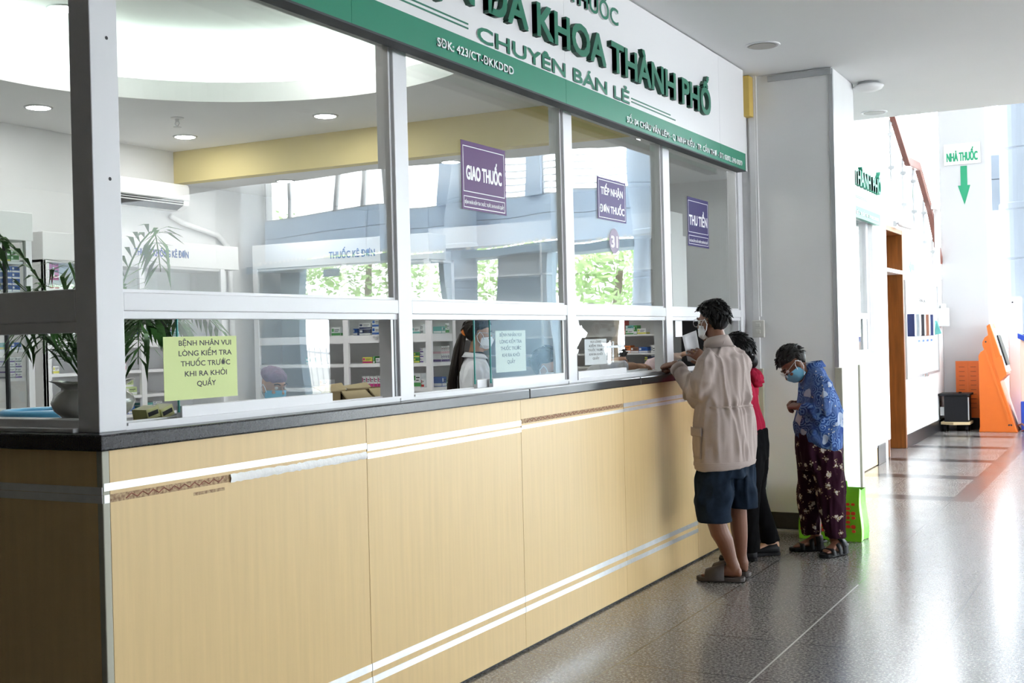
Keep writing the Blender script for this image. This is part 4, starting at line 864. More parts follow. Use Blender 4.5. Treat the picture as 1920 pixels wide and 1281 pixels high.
# ------------------------------------------------------------------ far end of the hall
wb = thing('notice_board', 'white notice board with hanging leaflets on the wall past the brown door', 'notice board', (-.03, 16.5, .85))
obj('panel', G().box(-.049, -.035, 15.25, 17.75, .86, 2.04), M['signwhite'], wb)
obj('board_frame', G().box(-.049, -.022, 15.23, 15.27, .84, 2.06).box(-.049, -.022, 17.73, 17.77, .84, 2.06).box(-.049, -.022, 15.27, 17.73, .84, .87).box(-.049, -.022, 15.27, 17.73, 2.035, 2.06), M['alugrey'], wb)
text('THÔNG BÁO', M['ink'], (-.034, 16.5, 1.80), Y3, Z3, .55, .05, .001, .01, wb, align='C')
obj('clip', G().box(-.03, 0, 16.35, 16.42, .82, .86).box(-.03, 0, 16.6, 16.68, .82, .86), M['steel'], wb)
lf = [('navy leaflet hanging first on the notice board', 'c_navy'), ('white leaflet with grey edge, second on the notice board', 'c_grey'), ('white leaflet with black edge, third on the notice board', 'ink'), ('brown and yellow leaflet, fourth on the notice board', 'c_brown'), ('dark blue edged leaflet, fifth on the notice board', 'c_navy')]
for i, (l, m) in enumerate(lf):
    y = 15.36+.36*i
    g = G(); g.k = 0; g.box(-.034, .05, y, y+.03, 1.36, 1.64); g.k = 1; g.box(-.034, .048, y+.031, y+.14, 1.37, 1.64)
    tag(obj('leaflet', g, [M[m], M['paper']], loc=(-.03, y, 1.36)), l, 'leaflet', 'leaflets on the notice board')
tag(obj('leaflet', G().prism([(-.034, 17.2, 1.36), (-.034, 17.42, 1.36), (.06, 17.42, 1.38), (.02, 17.3, 1.56), (-.034, 17.2, 1.56)], (0, .03, 0)), M['c_teal'], loc=(-.03, 17.3, 1.36)), 'turquoise leaflet curling off the right end of the notice board', 'leaflet', 'leaflets on the notice board')
for i, w in enumerate(('first', 'second', 'third', 'fourth')):
    y = 16.05+.33*i
    g = G(); g.k = 0; g.box(-.034, -.03, y, y+.22, 1.06-.05*(i == 3), 1.32); g.k = 1; g.box(-.0299, -.0292, y+.02, y+.2, 1.28, 1.31)
    tag(obj('paper_sheet', g, [M['paper'], M['c_blue']], loc=(-.03, y, 1.06)), 'white paper sheet with blue heading, %s in the lower row of the notice board' % w, 'paper', 'sheets on the notice board')
ar = obj('wall_arrow', G().prism([(-.049, 15.66, 2.24), (-.049, 15.80, 2.33), (-.049, 15.80, 2.28), (-.049, 16.02, 2.28), (-.049, 16.02, 2.20), (-.049, 15.80, 2.20), (-.049, 15.80, 2.15)], (.003, 0, 0)), mat('mint_green', (.10, .38, .26), .5, var=.03), loc=(-.05, 15.8, 2.2)); tag(ar, 'mint green arrow on the white wall pointing back along the hall', 'arrow')
cv = thing('security_camera', 'small white bullet camera above the brown door', 'camera', (0, 14.72, 2.70))
obj('mount', G().box(-.05, -.02, 14.66, 14.72, 2.68, 2.74).tube([(-.03, 14.69, 2.71), (.04, 14.74, 2.72)], .012, 8), M['alugrey'], cv); obj('body', G().tube([(.03, 14.72, 2.71), (.10, 15.0, 2.69)], .042, 14), M['white'], cv, smooth=True)
lb = thing('leaflet_box', 'clear acrylic box holding papers on the wall end by the white pillar', 'leaflet holder', (-.04, 18.0, 1.5))
obj('box', G().box(-.049, .06, 17.95, 18.22, 1.48, 1.74), M['clear'], lb); obj('papers', G().box(-.02, .02, 17.98, 18.2, 1.5, 1.80), M['paper'], lb)
# stair balustrade above the wall
ra = [(-.06, 14.6, 4.15), (-.06, 15.0, 3.953), (-.06, 15.78, 3.575), (-.06, 16.54, 3.600), (-.06, 17.47, 3.092), (-.06, 18.30, 2.42)]
bl = thing('stair_balustrade', 'red-brown wooden handrail on steel posts with glass, descending behind the wall', 'handrail', (-.06, 16.5, 2.6))
g = G()
for p, q_ in zip(ra, ra[1:]):
    p, q_ = V(p), V(q_); d = (q_-p); u = d.cross(X3).normalized()
    g.obox((p+q_)/2, d/2*1.01, X3*.035, u*.055)
obj('handrail', g, M['rail'], bl, bevel=.008)
def rz(y):
    for p, q_ in zip(ra, ra[1:]):
        if p[1] <= y <= q_[1]: return p[2]+(q_[2]-p[2])*(y-p[1])/(q_[1]-p[1])
    return ra[-1][2]
for y in (14.9, 15.68, 16.42, 17.2, 17.9):
    z = rz(y); obj('post', G().tube([(-.10, y, z-.75), (-.10, y, z-.03)], .018, 10).box(-.13, -.06, y-.03, y+.03, z-.22, z-.18).box(-.13, -.06, y-.03, y+.03, z-.62, z-.58), M['alugrey'], bl, smooth=False)
for a, b in ((14.95, 15.64), (15.72, 16.38), (16.46, 17.16), (17.24, 17.86)):
    za, zb = rz(a), rz(b); obj('glass_panel', G().prism([(-.105, a, za-.68), (-.105, b, zb-.68), (-.105, b, zb-.12), (-.105, a, za-.12)], (.01, 0, 0)), M['glass'], bl)
o = obj('white_conduit', G().box(-.02, .04, 17.55, 17.62, 2.2, 3.15).box(-.02, .04, 17.3, 17.62, 3.10, 3.15), M['white'], loc=(0, 17.6, 2.2)); tag(o, 'white square conduit standing beside the stair handrail', 'conduit')
# signs on the atrium pillar
sp = thing('direction_sign', 'white plate reading NHÀ THUỐC in green on the far white pillar', 'sign', (.27, 18.29, 3.80))
obj('plate', G().box(.024, .520, 18.288, 18.299, 3.805, 4.105), M['signwhite'], sp); obj('plate_edge', G().box(.020, .524, 18.290, 18.2995, 3.801, 4.109), M['alugrey'], sp)
GR = mat('arrow_green', (.012, .27, .13), .45, var=.03)
text('NHÀ THUỐC', GR, (.272, 18.288, 3.85), X3, Z3, .42, .135, .002, .03, sp, align='C')
o = obj('arrow_sign', G().prism([(.245, 18.299, 3.78), (.335, 18.299, 3.78), (.335, 18.299, 3.50), (.375, 18.299, 3.50), (.292, 18.299, 3.22), (.205, 18.299, 3.50), (.245, 18.299, 3.50)], (0, -.003, 0)), GR, loc=(.29, 18.3, 3.22)); tag(o, 'green arrow pointing down below the NHÀ THUỐC plate on the far pillar', 'arrow')
# orange terminal
k = thing('information_kiosk', 'tall orange slanted terminal by the white pillar', 'kiosk', (.72, 17.95, 0))
side = [(.485, 0), (.50, .07), (.50, 1.06), (.53, 1.11), (.575, 1.14), (.555, 1.20), (.555, 1.25), (.585, 1.31), (.63, 1.34), (.615, 1.47), (.66, 1.50), (.86, .79), (.775, .70), (.96, .06), (.985, 0)]
obj('body', G().prism([(x, 17.7, z) for x, z in side], (0, .55, 0)), M['orange'], k, bevel=.008)
obj('side_rib', G().prism([(.575, 17.694, 1.14), (.60, 17.694, 1.14), (.90, 17.694, .12), (.87, 17.694, .12)], (0, .006, 0)).prism([(.63, 17.692, 1.34), (.655, 17.692, 1.34), (.72, 17.692, 1.02), (.80, 17.692, 1.06), (.86, 17.692, .79), (.775, 17.692, .70), (.70, 17.692, .95)], (0, .008, 0)), mat('orange_trim', (.70, .16, .02), .45, var=.03), k)
obj('screen', G().obox((.775, 17.975, 1.13), V((.028, 0, -.10))*3.0, Y3*.24, V((.01, 0, .003))), M['signwhite'], k); obj('screen_edge', G().obox((.80, 17.975, 1.13), V((.026, 0, -.095))*2.2, Y3*.2, V((.006, 0, .002))), M['black'], k)
obj('bolt', G().disc((.60, 17.70, 1.25), .012, -Y3, .004).disc((.875, 17.70, .10), .012, -Y3, .004).disc((.905, 17.70, .10), .012, -Y3, .004), M['ink'], k)
rk = thing('card_rack', 'orange slotted panel behind the black box', 'rack', (.3, 18.22, .1))
obj('panel', G().box(.135, .46, 18.20, 18.23, .16, .97), M['orange'], rk, bevel=.004); obj('panel_rim', G().box(.130, .465, 18.195, 18.2, .955, .975).box(.130, .14, 18.195, 18.2, .16, .955).box(.285, .293, 18.195, 18.2, .16, .955), mat('orange_trim', None), rk)
g = G()
for c in (.175, .33):
    for r_ in range(10): g.box(c, c+.075, 18.193, 18.2, .30+.065*r_, .308+.065*r_)
obj('slots', g, mat('slot_brown', (.30, .07, .01), .6, var=.05), rk); obj('foot', G().box(.135, .46, 18.15, 18.28, 0, .16), M['black'], rk)
tl = thing('dolly', 'low tan wooden dolly on castors against the wall end', 'dolly', (.16, 17.95, 0))
obj('platform', G().prism([(-.02, 17.72, .095), (.16, 17.64, .095), (.37, 17.72, .095), (.37, 18.1, .095), (-.02, 18.1, .095)], (0, 0, .04)), M['tan'], tl, bevel=.005)
for x, y in ((.03, 17.78), (.32, 17.78), (.03, 18.04), (.32, 18.04)): obj('castor', G().loft([((x-.014, y, .036), Y3*.036, Z3*.036), ((x+.014, y, .036), Y3*.036, Z3*.036)], 18).box(x-.02, x+.02, y-.012, y+.012, .06, .096), M['black'], tl)
bx = thing('equipment_box', 'black metal equipment box on the tan dolly', 'box', (.16, 17.9, .136))
obj('case', G().box(.03, .345, 17.72, 18.08, .136, .50), M['black'], bx, bevel=.006); obj('lid', G().box(-.045, .375, 17.69, 18.1, .50, .53), M['black'], bx, bevel=.004); obj('side_bracket', G().box(-.03, .03, 17.76, 17.9, .22, .34), M['alugrey'], bx); obj('edge_plate', G().box(.345, .36, 17.72, 17.76, .16, .48), M['alugrey'], bx); obj('knob', G().disc((.23, 17.85, .53), .02, Z3, .02), M['black'], bx)
tw = thing('ticket_terminal', 'slim white standing terminal beside the orange kiosk', 'kiosk', (.92, 18.7, 0))
obj('body', G().box(.80, .98, 18.6, 18.8, .05, 1.88), M['white'], tw, bevel=.02); obj('base', G().box(.74, 1.04, 18.5, 18.9, 0, .05), M['alugrey'], tw, bevel=.01); obj('button', G().disc((.87, 18.6, 1.80), .012, -Y3, .004), M['ink'], tw)
pk = thing('self_service_kiosk', 'peach and cobalt blue kiosk cut by the right picture edge', 'kiosk', (1.3, 18.0, 0))
obj('base', G().box(1.02, 1.6, 17.8, 18.4, 0, .42), M['blue'], pk, bevel=.01); obj('body', G().prism([(1.03, 17.81, .42), (1.59, 17.81, .42), (1.59, 17.81, 1.05), (1.03, 17.81, 1.30)], (0, .58, 0)), M['peach'], pk, bevel=.006)
obj('sloping_top', G().prism([(1.0, 17.78, 1.36), (1.0, 17.78, 1.29), (1.62, 17.78, .98), (1.62, 17.78, 1.10)], (0, .64, 0)), M['blue'], pk, bevel=.006); obj('screen', G().obox((1.30, 18.1, 1.235), V((.24, 0, -.10)), Y3*.25, V((.003, 0, .008))), M['black'], pk)
text('self-service', M['inkblue'], (1.06, 17.808, .93), X3, Z3, .2, .04, .001, .01, pk) if 0 else None
o = obj('cable', G().tube([(1.0, 17.9, .03), (.98, 17.8, .09), (1.04, 17.72, .12), (1.10, 17.74, .05), (1.03, 17.8, .012)], .012, 8), M['c_brown'], smooth=True, loc=(1.02, 17.8, .01)); tag(o, 'loop of brown cable on the floor by the peach kiosk', 'cable')
# green shopping bag
bg_ = thing('shopping_bag', 'lime green shopping bag with red print behind the woman in blue', 'bag', (.615, 8.50, 0), -.05)
L_, D_, H_ = .44, .20, .345
def bagring(z, l, d): return [V((-l/2, -d/2, z)), V((l/2, -d/2, z)), V((l/2-.012, 0, z)), V((l/2, d/2, z)), V((-l/2, d/2, z)), V((-l/2+.012, 0, z))]
g = G(); rs = []
for i in range(9):
    t = i/8; z = H_*t; b_ = .012*sin(3.1*t*2)
    ring = bagring(z+(.012 if i == 8 else 0), L_*(1-.05*t)+b_, D_*(1-.18*t)+.02*sin(pi*t)); 
    if i == 8: ring[1].z += .012; ring[0].z -= .01; ring[2].z -= .01
    rs.append(ring)
vs = [p for r_ in rs for p in r_]; n6 = 6
g.add(vs, [(j*n6+i, j*n6+(i+1) % n6, (j+1)*n6+(i+1) % n6, (j+1)*n6+i) for j in range(8) for i in range(6)]+[(5, 4, 3, 2, 1, 0)])
o = obj('bag_body', g, M['limebag'], bg_, local=True, bevel=.006); so = o.modifiers.new('thick', 'SOLIDIFY'); so.thickness = .003
g = G(); random.seed(3)
for r_ in range(7):
    for c in range(11):
        if random.random() < .85:
            x = -.19+.036*c; z = .075+.031*r_
            if x > .17: continue
            a = random.uniform(.011, .017); e = random.uniform(.009, .0145)
            g.loft([((x+random.uniform(-.003, .003), -.114, z), X3*a, Z3*e), ((x, -.1175, z), X3*a, Z3*e)], 9, p=.7)
o = obj('print', g, M['bagred'], bg_, local=True)
obj('handle', G().tube([(-.08, -.09, .33), (-.085, -.10, .40), (-.05, -.12, .43), (.05, -.12, .43), (.085, -.10, .40), (.08, -.09, .33)], .007, 8).tube([(-.08, .09, .33), (-.07, .10, .39), (0, .11, .41), (.07, .10, .39), (.08, .09, .33)], .007, 8), M['limebag'], bg_, local=True, smooth=True)
# trees and fence outside, seen mirrored in the glass
random.seed(11)
fe2 = thing('garden_fence', 'pale metal fence outside the atrium front, mirrored in the panes', 'fence', (10, 24, 0))
for z in (.15, 1.15): obj('rail', G().box(3, 18, 23.98, 24.02, z, z+.05), M['alu'], fe2)
g = G()
for i in range(75): g.box(3+.2*i, 3.03+.2*i, 23.99, 24.01, 0, 1.3)
obj('bars', g, M['alu'], fe2)
TL = ['leafy tree behind the fence at the right of the atrium entrance', 'leafy tree behind the fence, second from the pillar side', 'leafy tree behind the middle of the fence', 'tall leafy tree behind the fence, fourth from the pillar side', 'broad leafy tree at the far end of the fence']
for i, (x, y, h, rr) in enumerate(((5.2, 27.5, 3.6, 1.7), (8.8, 27, 3.4, 1.4), (12.3, 27.5, 3.8, 1.7), (16.2, 27.5, 4.2, 1.9), (20.6, 28.5, 4.6, 2.1))):
    t = thing('tree', TL[i], 'tree', (x, y, 0), group='trees outside the atrium front')
    obj('trunk', G().tube([(x, y, -.1), (x+.08, y, h*.4), (x-.05, y, h*.9)], [.16, .12, .07], 10), M['bark'], t, smooth=True)
    g = G()
    for k in range(1500):
        d = V((random.gauss(0, 1), random.gauss(0, 1), random.gauss(0, .8))).normalized(); rad = rr*random.uniform(.55, 1)*(1+.25*noise.noise(d*2.2+V((i, 0, 0))))
        p = V((x, y, h*.86))+V((d.x*rad, d.y*rad, d.z*rad*.75)); a = V((random.gauss(0, 1), random.gauss(0, 1), random.gauss(0, 1))).normalized(); b = a.orthogonal().normalized(); s_ = random.uniform(.07, .14)
        g.add([p-a*s_, p+b*s_*.5, p+a*s_, p-b*s_*.5], [(0, 1, 2, 3)])
    obj('foliage', g, M['leaf2'], t)
ex = thing('exit_sign', 'small green exit sign hanging under the entrance canopy, mirrored in the first window', 'sign', (11.35, 19.3, 2.75))
obj('box', G().box(11.2, 11.55, 19.28, 19.32, 2.74, 2.9), M['paneldk'], ex); obj('hanger', G().box(11.37, 11.38, 19.29, 19.31, 2.9, 3.02), M['steel'], ex)
text('EXIT', M['stickerwhite'], (11.375, 19.279, 2.78), X3, Z3, .22, .08, .001, .01, ex, align='C')
# ------------------------------------------------------------------ people (local axes: x to the right of the view, y away, z up)
def view_rot(P):
    n = V((P[0]-CAM.x, P[1]-CAM.y, 0)).normalized(); r = V((n.y, -n.x, 0)); return atan2(r.y, r.x)
def hand(g, w, d, n, side, curl=(.5, .7, .5), thumb=(.6, .6, .3), s=1.0, spread=.12, rad=1.0):
    """palm and five unequal fingers; w wrist, d pointing direction, n direction the fingers close to, side = +1/-1 thumb side along d x n"""
    w, d, n = V(w), V(d).normalized(), V(n); n = (n-d*n.dot(d)).normalized(); t = d.cross(n)*side
    g.loft([(w-d*.01*s, t*.025*s, n*.019*s), (w+d*.02*s, t*.030*s, n*.018*s), (w+d*.055*s, t*.038*s, n*.016*s), (w+d*.085*s, t*.041*s, n*.014*s), (w+d*.096*s, t*.036*s, n*.011*s)], 16)
    for k, (L, r) in enumerate(((.070, .0088), (.078, .0092), (.072, .0088), (.056, .0078))):
        p = w+d*(.088-.006*abs(k-1))*s+t*(.030-.0205*k)*s; a = 0; q = (d+t*spread*(1.5-k)*.5).normalized(); ax = q.cross(n).normalized(); P = [p-q*.02*s, p]
        for j, (f, c) in enumerate(zip((.44, .32, .24), curl)):
            a += c*(1+.08*k); dd = q*cos(a)+n*sin(a); p = p+dd*L*f*s; P.append(p)
        g.tube(P, [r*s*rad*1.06, r*s*rad*1.08, r*s*rad, r*s*rad*.93, r*s*rad*.82], 10)
    p = w+d*.028*s+t*.026*s; e = (d*thumb[0]+t*thumb[1]+n*thumb[2]).normalized(); e2 = (d*(thumb[0]+.5)+t*thumb[1]*.4+n*thumb[2]).normalized()
    g.tube([p-e*.012*s, p, p+e*.038*s, p+e*.038*s+e2*.030*s], [.015*s, .0145*s, .0115*s, .009*s], 10)
def head(g, c, f, h, s=1.0):
    """skull, jaw, nose, lips, ears, eye sockets; returns the axes (left, forward, up)"""
    c, f = V(c), V(f).normalized(); h = V(h); h = (h-f*h.dot(f)).normalized(); l = h.cross(f)
    def P(x, y, z): return c+(l*x+f*y+h*z)*s
    g.ell(P(0, -.012, .03), .073*s, .093*s, .088*s, l, f, h)
    g.ell(P(0, .020, -.035), .060*s, .070*s, .078*s, l, f, h)
    g.ell(P(0, .052, -.088), .034*s, .032*s, .026*s, l, f, h)          # chin
    g.ell(P(0, .075, .028), .052*s, .018*s, .014*s, l, f, h)           # brow
    for q in (-1, 1): g.ell(P(q*.040, .062, -.022), .022*s, .022*s, .020*s, l, f, h)
    g.tube([P(0, .086, .018), P(0, .100, -.008), P(0, .110, -.026)], [.007*s, .009*s, .012*s], 10); g.ell(P(0, .098, -.03), .018*s, .012*s, .009*s, l, f, h)
    g.ell(P(0, .087, -.056), .024*s, .010*s, .006*s, l, f, h); g.ell(P(0, .086, -.066), .021*s, .010*s, .006*s, l, f, h)
    for q in (-1, 1):
        er = (f*.25+l*q*.97).normalized(); e0 = P(q*.074, -.010, -.012); u = (h*.96-f*.26).normalized(); v = u.cross(er)
        g.ell(e0, .010*s, .019*s, .031*s, er, v, u, 14, 10); g.ell(e0-u*.018*s, .009*s, .011*s, .014*s, er, v, u, 12, 8)
    return l, f, h
def face_bits(root, c, l, f, h, s=1.0):
    for q in (-1, 1):
        e = V(c)+(l*q*.032+f*.072+h*.006)*s
        obj('eye', G().ell(e, .0125*s, .0125*s, .0125*s), mat('eye_white', (.75, .73, .70), .25, var=.02), root, local=True, smooth=True)
        obj('brow', G().tube([V(c)+(l*q*.016+f*.092+h*.030)*s, V(c)+(l*q*.034+f*.089+h*.037)*s, V(c)+(l*q*.052+f*.076+h*.031)*s], .0038*s, 8), M['hair'], root, local=True, smooth=True)
def face_mask(root, c, l, f, h, m, s=1.0, nm='face_mask'):
    c = V(c); g = G(); vs = []; fs = []; na, ne = 22, 12
    for thick in (0, 1):
        for j in range(ne+1):
            for i in range(na+1):
                a = radians(-88+176*i/na); e = j/ne; z = -.103+.098*e; y0 = .024
                wv = .0012*sin(e*26)*(1-abs(a)/1.6)
                rr = 1.0+wv*8-thick*.03
                bul = 1-.35*max(0, (.28-e)/.28)**2
                nose_ = .020*math.exp(-(a/.33)**2)*max(0, 1-abs(e-.72)/.5)
                x = .072*sin(a)*rr*bul; y = y0-.03+.103*cos(a)**.75*rr*bul+nose_ if cos(a) > 0 else y0-.03
                zz = z*(1-.30*(abs(a)/1.54)**2)-.018*(abs(a)/1.54)**2
                vs.append(c+(l*x+f*y+h*zz)*s)
    k = (na+1)*(ne+1)
    for j in range(ne):
        for i in range(na):
            q = j*(na+1)+i; fs.append((q, q+1, q+na+2, q+na+1)); fs.append((k+q, k+q+na+1, k+q+na+2, k+q+1))
    g.add(vs, fs); o = obj(nm, g, m, root, local=True, smooth=True)
    for sd in (-1, 1):
        e0 = c+(l*sd*.071+f*.004+h*-.030)*s; e1 = c+(l*sd*.069+f*.004+h*-.088)*s
        top = c+(l*sd*.084-f*.012+h*.020)*s; bk = c+(l*sd*.086-f*.032-h*.012)*s
        obj('ear_loop', G().tube([e0+(l*sd*.004+f*.02)*s, c+(l*sd*.082+f*.012+h*.0)*s, top, bk, c+(l*sd*.082-f*.02-h*.045)*s, e1+(l*sd*.004+f*.02)*s], .0026*s, 8), M['maskw'], o, local=True, smooth=True)
    return o
def glasses(root, c, l, f, h, s=1.0, m='steel'):
    c = V(c); g = G()
    for q in (-1, 1):
        g.ring(c+(l*q*.034+f*.104+h*.006)*s, .024*s, .0018*s, f, 24, 6)
        g.tube([c+(l*q*.058+f*.102+h*.012)*s, c+(l*q*.079+f*.07+h*.014)*s, c+(l*q*.083-f*.01+h*.016)*s, c+(l*q*.080-f*.03+h*.004)*s], .002*s, 6)
    g.tube([c+(l*.011+f*.106+h*.010)*s, c+(f*.109+h*.013)*s, c+(-l*.011+f*.106+h*.010)*s], .0018*s, 6)
    return obj('glasses', g, M[m], root, local=True, smooth=True)
def hair(root, c, l, f, h, m, s=1.0, nape=-.075, front=.052, full=1.0, tufts=120, seed=1, tl=.035, fn=None):
    """hair cap that dives under the skin below the hairline, with loose tufts"""
    c = V(c); rnd = random.Random(seed); g = G(); nj, ni = 30, 44; vs = []; fs = []
    def surf(a, e, k=1.0):
        x, y, z = sin(a)*cos(e)*.081, cos(a)*cos(e)*.101-.012, sin(e)*.096+.033
        hl = nape if y < -.050 else nape+(.024-nape)*min(1, (y+.050)/.025) if y < -.0 else .024+(front-.024)*min(1, y/.06)
        inn = max(0, min(1, (z-hl)/.02)); r_ = (.80+.20*inn)*k
        n = noise.noise(V((x*26, y*26, z*26+seed)))*.035*full+noise.noise(V((x*60, y*60, z*30-seed)))*.02*full
        r_ *= 1+n*inn+.03*(full-1)*inn
        return c+(l*x+f*(y+.012)-f*.012+h*(z-.033)+h*.033*r_)*s*1.0 if 0 else c+(l*(x*r_)+f*((y+.012)*r_-.012)+h*((z-.033)*r_+.033))*s, inn
    for j in range(nj+1):
        e = -pi/2*.93+pi*.965*j/nj
        for i in range(ni): vs.append(surf(2*pi*i/ni, e)[0])
    for j in range(nj):
        for i in range(ni): fs.append((j*ni+i, j*ni+(i+1) % ni, (j+1)*ni+(i+1) % ni, (j+1)*ni+i))
    fs.append(tuple(nj*ni+i for i in range(ni))); g.add(vs, fs)
    for k in range(tufts):
        a = rnd.uniform(0, 2*pi); e = rnd.uniform(-.35, 1.45); p, inn = surf(a, e, .985)
        if inn < .8: continue
        nn = (p-c).normalized(); down = (-h*rnd.uniform(.3, 1)-f*rnd.uniform(0, .6)*(1 if e > .5 else .1)+l*rnd.uniform(-.5, .5)); t = (down-nn*down.dot(nn)).normalized()
        L = tl*s*rnd.uniform(.6, 1.2)
        g.tube([p-t*L*.4-nn*.004*s, p+t*L*.1+nn*.006*s, p+t*L*.7+nn*rnd.uniform(.004, .013)*s], [.007*s, .006*s, .0012*s], 5, ends=False)
    return obj('hair', g, m, root, local=True, smooth=True)
def folds(amp, fx, fz, seed, gather=None, hem=None):
    def fn(co, n):
        p = V((co.x*fx, co.y*fx, co.z*fz+seed)); w = noise.noise(p*.6)*1.6
        d = noise.noise(V((co.x*fx+w, co.y*fx-w, co.z*fz)))*amp+noise.noise(V((co.x*fx*2.3, co.y*fx*2.3+w, co.z*fz*1.8+seed)))*amp*.45
        ridge = (1-abs(noise.noise(V((co.x*fx*.8+seed, co.y*fx*.8+w*.7, co.z*fz*.7)))))**4*amp*.9
        d += ridge-amp*.4
        if hem is not None: d *= max(.12, min(1, (co.z-hem)/.10))
        if gather: d += gather(co)
        return co+n*d
    return fn
def person(label, P, grp=None):
    return thing('person', label, 'person', (P[0], P[1], 0), view_rot(P))
def sole(g, heel, toe, up=0.0, w=.05, t=.022):
    a, b = V(heel), V(toe); d = b-a; L = d.length; d.normalize(); n = V((-d.y, d.x, 0)).normalized(); pts = []
    for u, k in ((0, .45), (.06, .68), (.18, .74), (.4, .70), (.6, .88), (.75, 1.0), (.88, .86), (.96, .55), (1, .2)): pts.append((u, k))
    P = [a+d*L*u+n*w*k for u, k in pts]+[a+d*L*u-n*w*k for u, k in reversed(pts)]
    g.prism([(p.x, p.y, .002+up) for p in P], (0, 0, t))
    return d, n, L
def foot(g, ank, heel, toe, z=.026, w=.042, r=.036):
    a, b = V(heel), V(toe); d = (b-a).normalized(); n = V((-d.y, d.x, 0)); L = (b-a).length
    g.tube([V(ank), V((ank[0], ank[1], ank[2]*.6+z*.4))], [r, r*.95], 14)
    g.loft([(a+d*L*.00+Z3*(z+.028), n*.012, Z3*.016), (a+d*L*.04+Z3*(z+.030), n*w*.62, Z3*.028), (a+d*L*.2+Z3*(z+.038), n*w*.72, Z3*.038), (a+d*L*.4+Z3*(z+.034), n*w*.75, Z3*.034), (a+d*L*.6+Z3*(z+.022), n*w*.9, Z3*.022), (a+d*L*.76+Z3*(z+.014), n*w, Z3*.014), (a+d*L*.82+Z3*(z+.011), n*w*.9, Z3*.010)], 18)
    for k in range(5):
        o = w*(.78-.39*k); p = a+d*L*(.78-.012*k)+n*o+Z3*(z+.010); q = p+d*L*(.17-.022*k)
        g.tube([p-d*.02, p, q], [.010, .0105-.0008*k, .0085-.0009*k], 8)
def strap(m, root, par, a, d, n, w, u0, u1, hgt, L, th=.004, nm='strap'):
    g = G(); R = []
    for k in range(9):
        t = pi*k/8; o = cos(t); z = sin(t)**.7
        R.append(((a+d*L*u0+n*w*o*1.06+Z3*(.016+hgt[0]*z)), (a+d*L*u1+n*w*o*1.06+Z3*(.016+hgt[1]*z)), V((n*o).normalized()*th*.8+Z3*z*th)))
    vs = []; 
    for p, q, e in R: vs += [p, q, q+e, p+e]
    fs = []
    for k in range(8):
        b, c = 4*k, 4*(k+1); fs += [(b, b+1, c+1, c), (b+3, c+3, c+2, b+2), (b+1, b+2, c+2, c+1), (b, c, c+3, b+3)]
    g.add(vs, fs); return obj(nm, g, m, par, local=True, smooth=True)

# ---- man at the counter
mn = person('man in a beige jacket and navy shorts leaning on the counter, white mask', (.40, 6.87))
f, l = V((-.75, .66, 0)).normalized(), V((-.66, -.75, 0)).normalized()
g = G(); hc = V((-.088, .03, 1.530)); hf = V((-.76, .65, -.06))
hl, hf, hh = head(g, hc, hf, (0, 0, 1), .97)
g.tube([(-.050, -.005, 1.35), (-.058, .0, 1.42), (-.078, .02, 1.485)], [.048, .053, .054], 18)
g.loft([((-.03, 0, .78), l*.155, f*.105), ((-.03, 0, .95), l*.15, f*.10), ((-.03, 0, 1.08), l*.14, f*.095), ((-.03, 0, 1.24), l*.13, f*.08), ((-.03, 0, 1.31), l*.085, f*.06), ((-.045, 0, 1.37), l*.05, f*.05)], 24)
g.tube([(-.075, -.075, .80), (-.10, -.062, .50), (-.103, -.06, .40), (-.072, -.052, .29), (-.046, -.048, .24), (-.012, -.046, .13), (.004, -.046, .085)], [.085, .072, .058, .056, .052, .036, .036], 18)
g.tube([(.04, .08, .80), (.035, .08, .50), (.036, .08, .42), (.040, .09, .29), (.044, .092, .24), (.050, .096, .13), (.056, .098, .085)], [.085, .068, .052, .051, .046, .032, .033], 18)
foot(g, (.004, -.046, .09), (.048, -.056, 0), (-.19, -.02, 0)); foot(g, (.056, .098, .09), (.085, .095, 0), (-.145, .17, 0))
hand(g, (-.320, .172, 1.282), (-.78, .55, -.12), (.25, .25, -1), -1, curl=(.95, 1.25, .8), thumb=(.75, .5, .35))          # left fist on the worktop edge
g.tube([(-.165, -.03, 1.09), (-.26, .09, 1.195), (-.320, .172, 1.282)], [.040, .034, .026], 14)
hand(g, (-.125, .33, 1.285), (-.72, .05, .60), (-.45, .55, .1), 1, curl=(.30, .45, .35), thumb=(.7, .5, .5))           # right hand holding the sheet
g.tube([(.02, .33, 1.15), (-.065, .33, 1.225), (-.125, .33, 1.285)], [.042, .036, .027], 14); g.tube([(.05, .15, 1.26), (.02, .33, 1.13)], [.040, .040], 14)
b = obj('body', g, M['skin'], mn, local=True); baked(b, .0042, 3, .5)
face_bits(mn, hc, hl, hf, hh, .97); face_mask(mn, hc, hl, hf, hh, M['maskw'], .98); glasses(mn, hc, hl, hf, hh, .97)
hair(mn, hc+hh*.002, hl, hf, hh, M['hair'], 1.0, nape=-.10, front=.058, full=1.6, tufts=320, seed=3, tl=.042)
